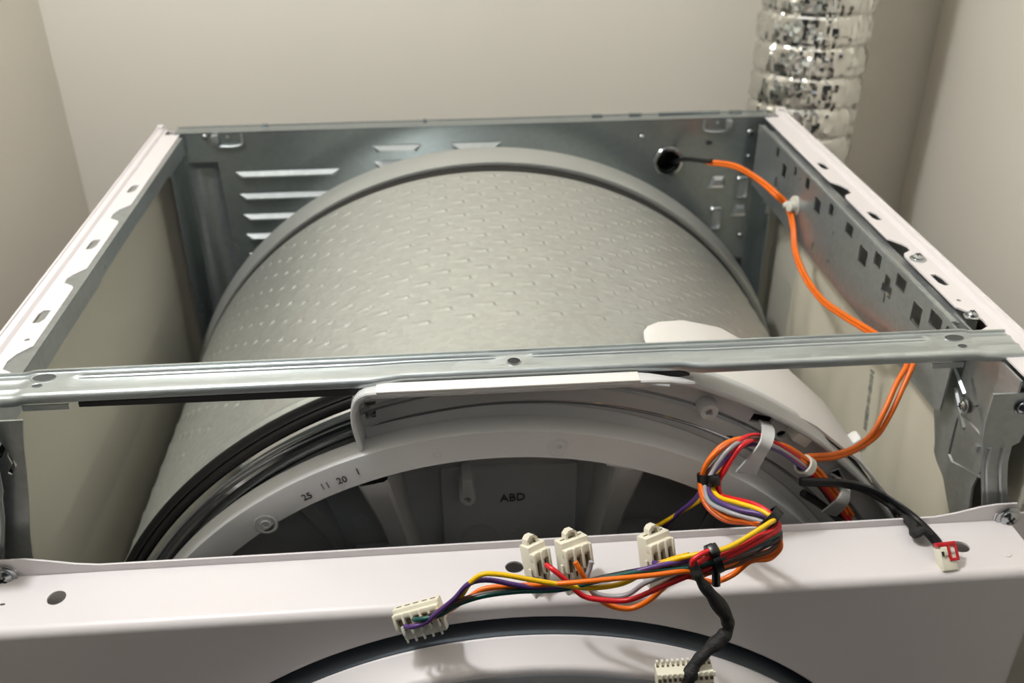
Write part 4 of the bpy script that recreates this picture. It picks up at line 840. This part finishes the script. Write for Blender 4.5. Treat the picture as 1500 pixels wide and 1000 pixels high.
b = MB().tube(W['sleeve'], .0028, 12, 8, radii=lambda t: .0022 + .0012*min(1, t*3) + .0003*math.sin(t*60) + .0004*math.sin(t*23))
b.build('taped_branch', M['sleeve'], harness, 60, label='branch wrapped in black fabric tape')
# folded red wire end beside the branch
wire('red', [tuple(Vector(W['sleeve'][0]) + Vector(d)) for d in ((.012, .002, .006), (.004, -.001, .0055), (-.0005, -.0025, .0030), (.000, -.002, -.0010), (.004, -.001, .0005), (.010, .001, .0030))], .0013, harness)

def plug(c, n, rot, parent, pitch=.0050, latch=True, h=.0300, d=.0115, body2=True):
    """n way edge connector; local x along the row, z up, -y towards the wires"""
    Lc = Vector(c); w = n*pitch + .0016
    def P(x, y, z): return Lc + rot @ Vector((x, y, z))
    b = MB()
    ht = h/2
    b.box(P(0, .0015, ht*.30), (w, d*.70, h*.70), rot, .0006)                 # upper housing
    b.box(P(0, .0022, -ht*.50), (w*.92, d*.52, h*.52), rot, .0006, mi=1)      # lower housing
    # sloping front ledge between the end cheeks
    for k in range(n + 1):
        x = -w/2 + .0008 + k*(w - .0016)/n
        b.box(P(x, -d*.34, ht*.36), (.0013, d*.36, h*.42), rot, .0003)        # divider fins
    b.box(P(0, -d*.28, ht*.62), (w, d*.30, h*.16), rot, .0005)
    for k in range(n):
        x = -w/2 + .0008 + (k + .5)*(w - .0016)/n
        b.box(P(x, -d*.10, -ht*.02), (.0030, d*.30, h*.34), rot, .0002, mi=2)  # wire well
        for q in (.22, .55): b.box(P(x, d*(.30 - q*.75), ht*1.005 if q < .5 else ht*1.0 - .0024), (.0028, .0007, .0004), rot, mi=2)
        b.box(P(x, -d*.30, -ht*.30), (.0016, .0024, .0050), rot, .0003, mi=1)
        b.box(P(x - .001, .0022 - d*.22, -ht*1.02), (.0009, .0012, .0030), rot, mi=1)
    for sx in (-1, 1): b.box(P(sx*(w/2 + .0006), -d*.15, ht*.05), (.0007, .0020, .0045), rot)
    o = b.build('plug', [M['conn'], M['conn2'], M['slot']], parent, 30)
    if latch:
        b = MB(); x0 = (.0 if n % 2 else -.0005)
        pts = [P(x0 - .0032, .0022, ht*.92), P(x0 - .0028, .0022, ht + .0026), P(x0 - .0012, .0022, ht + .0040), P(x0 + .0012, .0022, ht + .0040), P(x0 + .0028, .0022, ht + .0026), P(x0 + .0032, .0022, ht*.92)]
        b.strip(pts, .0045, rot @ Vector((0, 1, 0)), .0014)
        b.box(P(x0, .0030, ht + .0010), (.0050, .0016, .0024), rot, .0003)
        b.build('latch', M['conn'], o)
    return o
def eul(rx, ry, rz): return Matrix.Rotation(R(rz), 3, 'Z') @ Matrix.Rotation(R(ry), 3, 'Y') @ Matrix.Rotation(R(rx), 3, 'X')
c = W['conn']
plug((c['two'][0] + .0003, .0165, -.0825), 2, eul(-20, 4, 34), harness)
plug((c['three'][0] - .000, .0175, -.0815), 3, eul(-20, 2, 24), harness)
plug((c['threeb'][0] - .001, .0185, -.0825), 3, eul(-20, 4, 28), harness)
plug(c['five'], 5, eul(-24, -21, -6), harness, pitch=.0048, latch=False, h=.0175, d=.0095)
# many way connector at the end of the taped branch
def big_plug(c, rot, parent):
    Lc = Vector(c); b = MB()
    def P(x, y, z): return Lc + rot @ Vector((x, y, z))
    b.box(P(0, 0, -.004), (.0285, .010, .022), rot, .0006)
    for k in range(11):
        x = -.0130 + k*.0026
        b.box(P(x, .0036, .0078), (.0013, .0020, .0026), rot, .0002)
        b.box(P(x, .0015, .0071), (.0012, .0012, .0006), rot, mi=1)
        b.box(P(x, -.0052, .0036), (.0014, .0008, .0018), rot, mi=1)
        b.box(P(x + .0013, -.0054, .0060), (.0009, .0012, .0024), rot, .0002)
        b.box(P(x, -.0052, -.0005), (.0014, .0008, .0018), rot, mi=1)
    b.build('multiway_plug', [M['conn'], M['slot']], parent, 30)
big_plug((c['big'][0] + .0015, -.0340, c['big'][2] - .0065), eul(-12, -4, -3), harness)

# orange pair
orange = thing('orange_wire_pair', 'orange twin wires looping from rear grommet under the crossbar to the bulkhead', 'wiring', (.25, .3, -.05))
wire('orange', W['orange'], .00165, orange); wire('orange', W['orangeB'], .00165, orange)
MB().tube(W['gland_lead'], .0022, 10, 6).build('black_heatshrink', M['tie'], orange)
mt = W['orange'][4]
cable_tie((mt[0], mt[1], mt[2]), (.05, -.55, -.5), .0034, orange, 'clear', False, .0034)
b = MB().disc((.2645, mt[1] - .004, mt[2] + .001), .0082, (-1, -.35, .1), .003, 24); b.disc((.2615, mt[1] - .006, mt[2] + .001), .0045, (-1, -.35, .1), .006, 18)
b.tube([(.2595, mt[1] - .006, mt[2] + .001), (mt[0] + .003, mt[1], mt[2])], .0018, 8, 2, smooth=False)
b.build('cable_mount', M['clear'], orange)
# pale tie fixing wires to the bulkhead
cable_tie((.1666, .0685, -.0640), (.70, .15, -.65), .0046, harness, 'clear', False, .0050)
MB().box((.1700, .0900, -.0570), (.012, .012, .010), Matrix.Rotation(R(35), 3, 'Y'), bev=.002).build('tie_mount', M['clear'], harness)

# black lead with the red and white plug
lead = thing('black_sensor_lead', 'twin black lead ending in a small red and white plug', 'wiring', (.23, .04, -.09))
MB().tube(W['lead'], .0018, 8, 6).build('black_wire', M['tie'], lead)
MB().tube(W['lead2'], .0018, 8, 6).build('black_wire', M['tie'], lead)
MB().tube(W['leadblack'], .0024, 8, 6, radii=lambda t: .0016 + .0016*math.sin(math.pi*t)).build('black_tape_wrap', M['sleeve'], lead)
MB().tube(W['inner'], .0026, 8, 6).build('black_wire', M['tie'], lead)
pc = Vector((c['redw'][0], .0180, -.0890)); rm = eul(-46, 2, 6)
def PP(x, y, z): return pc + rm @ Vector((x, y, z))
b = MB(); b.box(PP(0, 0, -.0035), (.0090, .0060, .0130), rm, .0005)
b.box(PP(-.0022, -.0034, .0005), (.0038, .0012, .0048), rm, .0003); b.box(PP(-.0036, -.0041, -.0008), (.0012, .0006, .0024), rm, mi=1)
w_ = b.build('white_plug', [M['conn'], M['dark']], lead)
b = MB()
b.box(PP(0, -.0020, .0042), (.0112, .0040, .0024), rm, .0004)
for x, z, sx, sz in ((.0008, 0, .0014, .0080), (.0052, 0, .0012, .0080), (.0030, -.0042, .0056, .0016)): b.box(PP(x, -.0033, z), (sx, .0014, sz), rm, .0003)
b.build('red_lock', M['redp'], w_)
b = MB().box(PP(.0030, -.0032, .0004), (.0026, .0010, .0026), rm, .0003); b.build('plug_window', M['conn2'], w_)
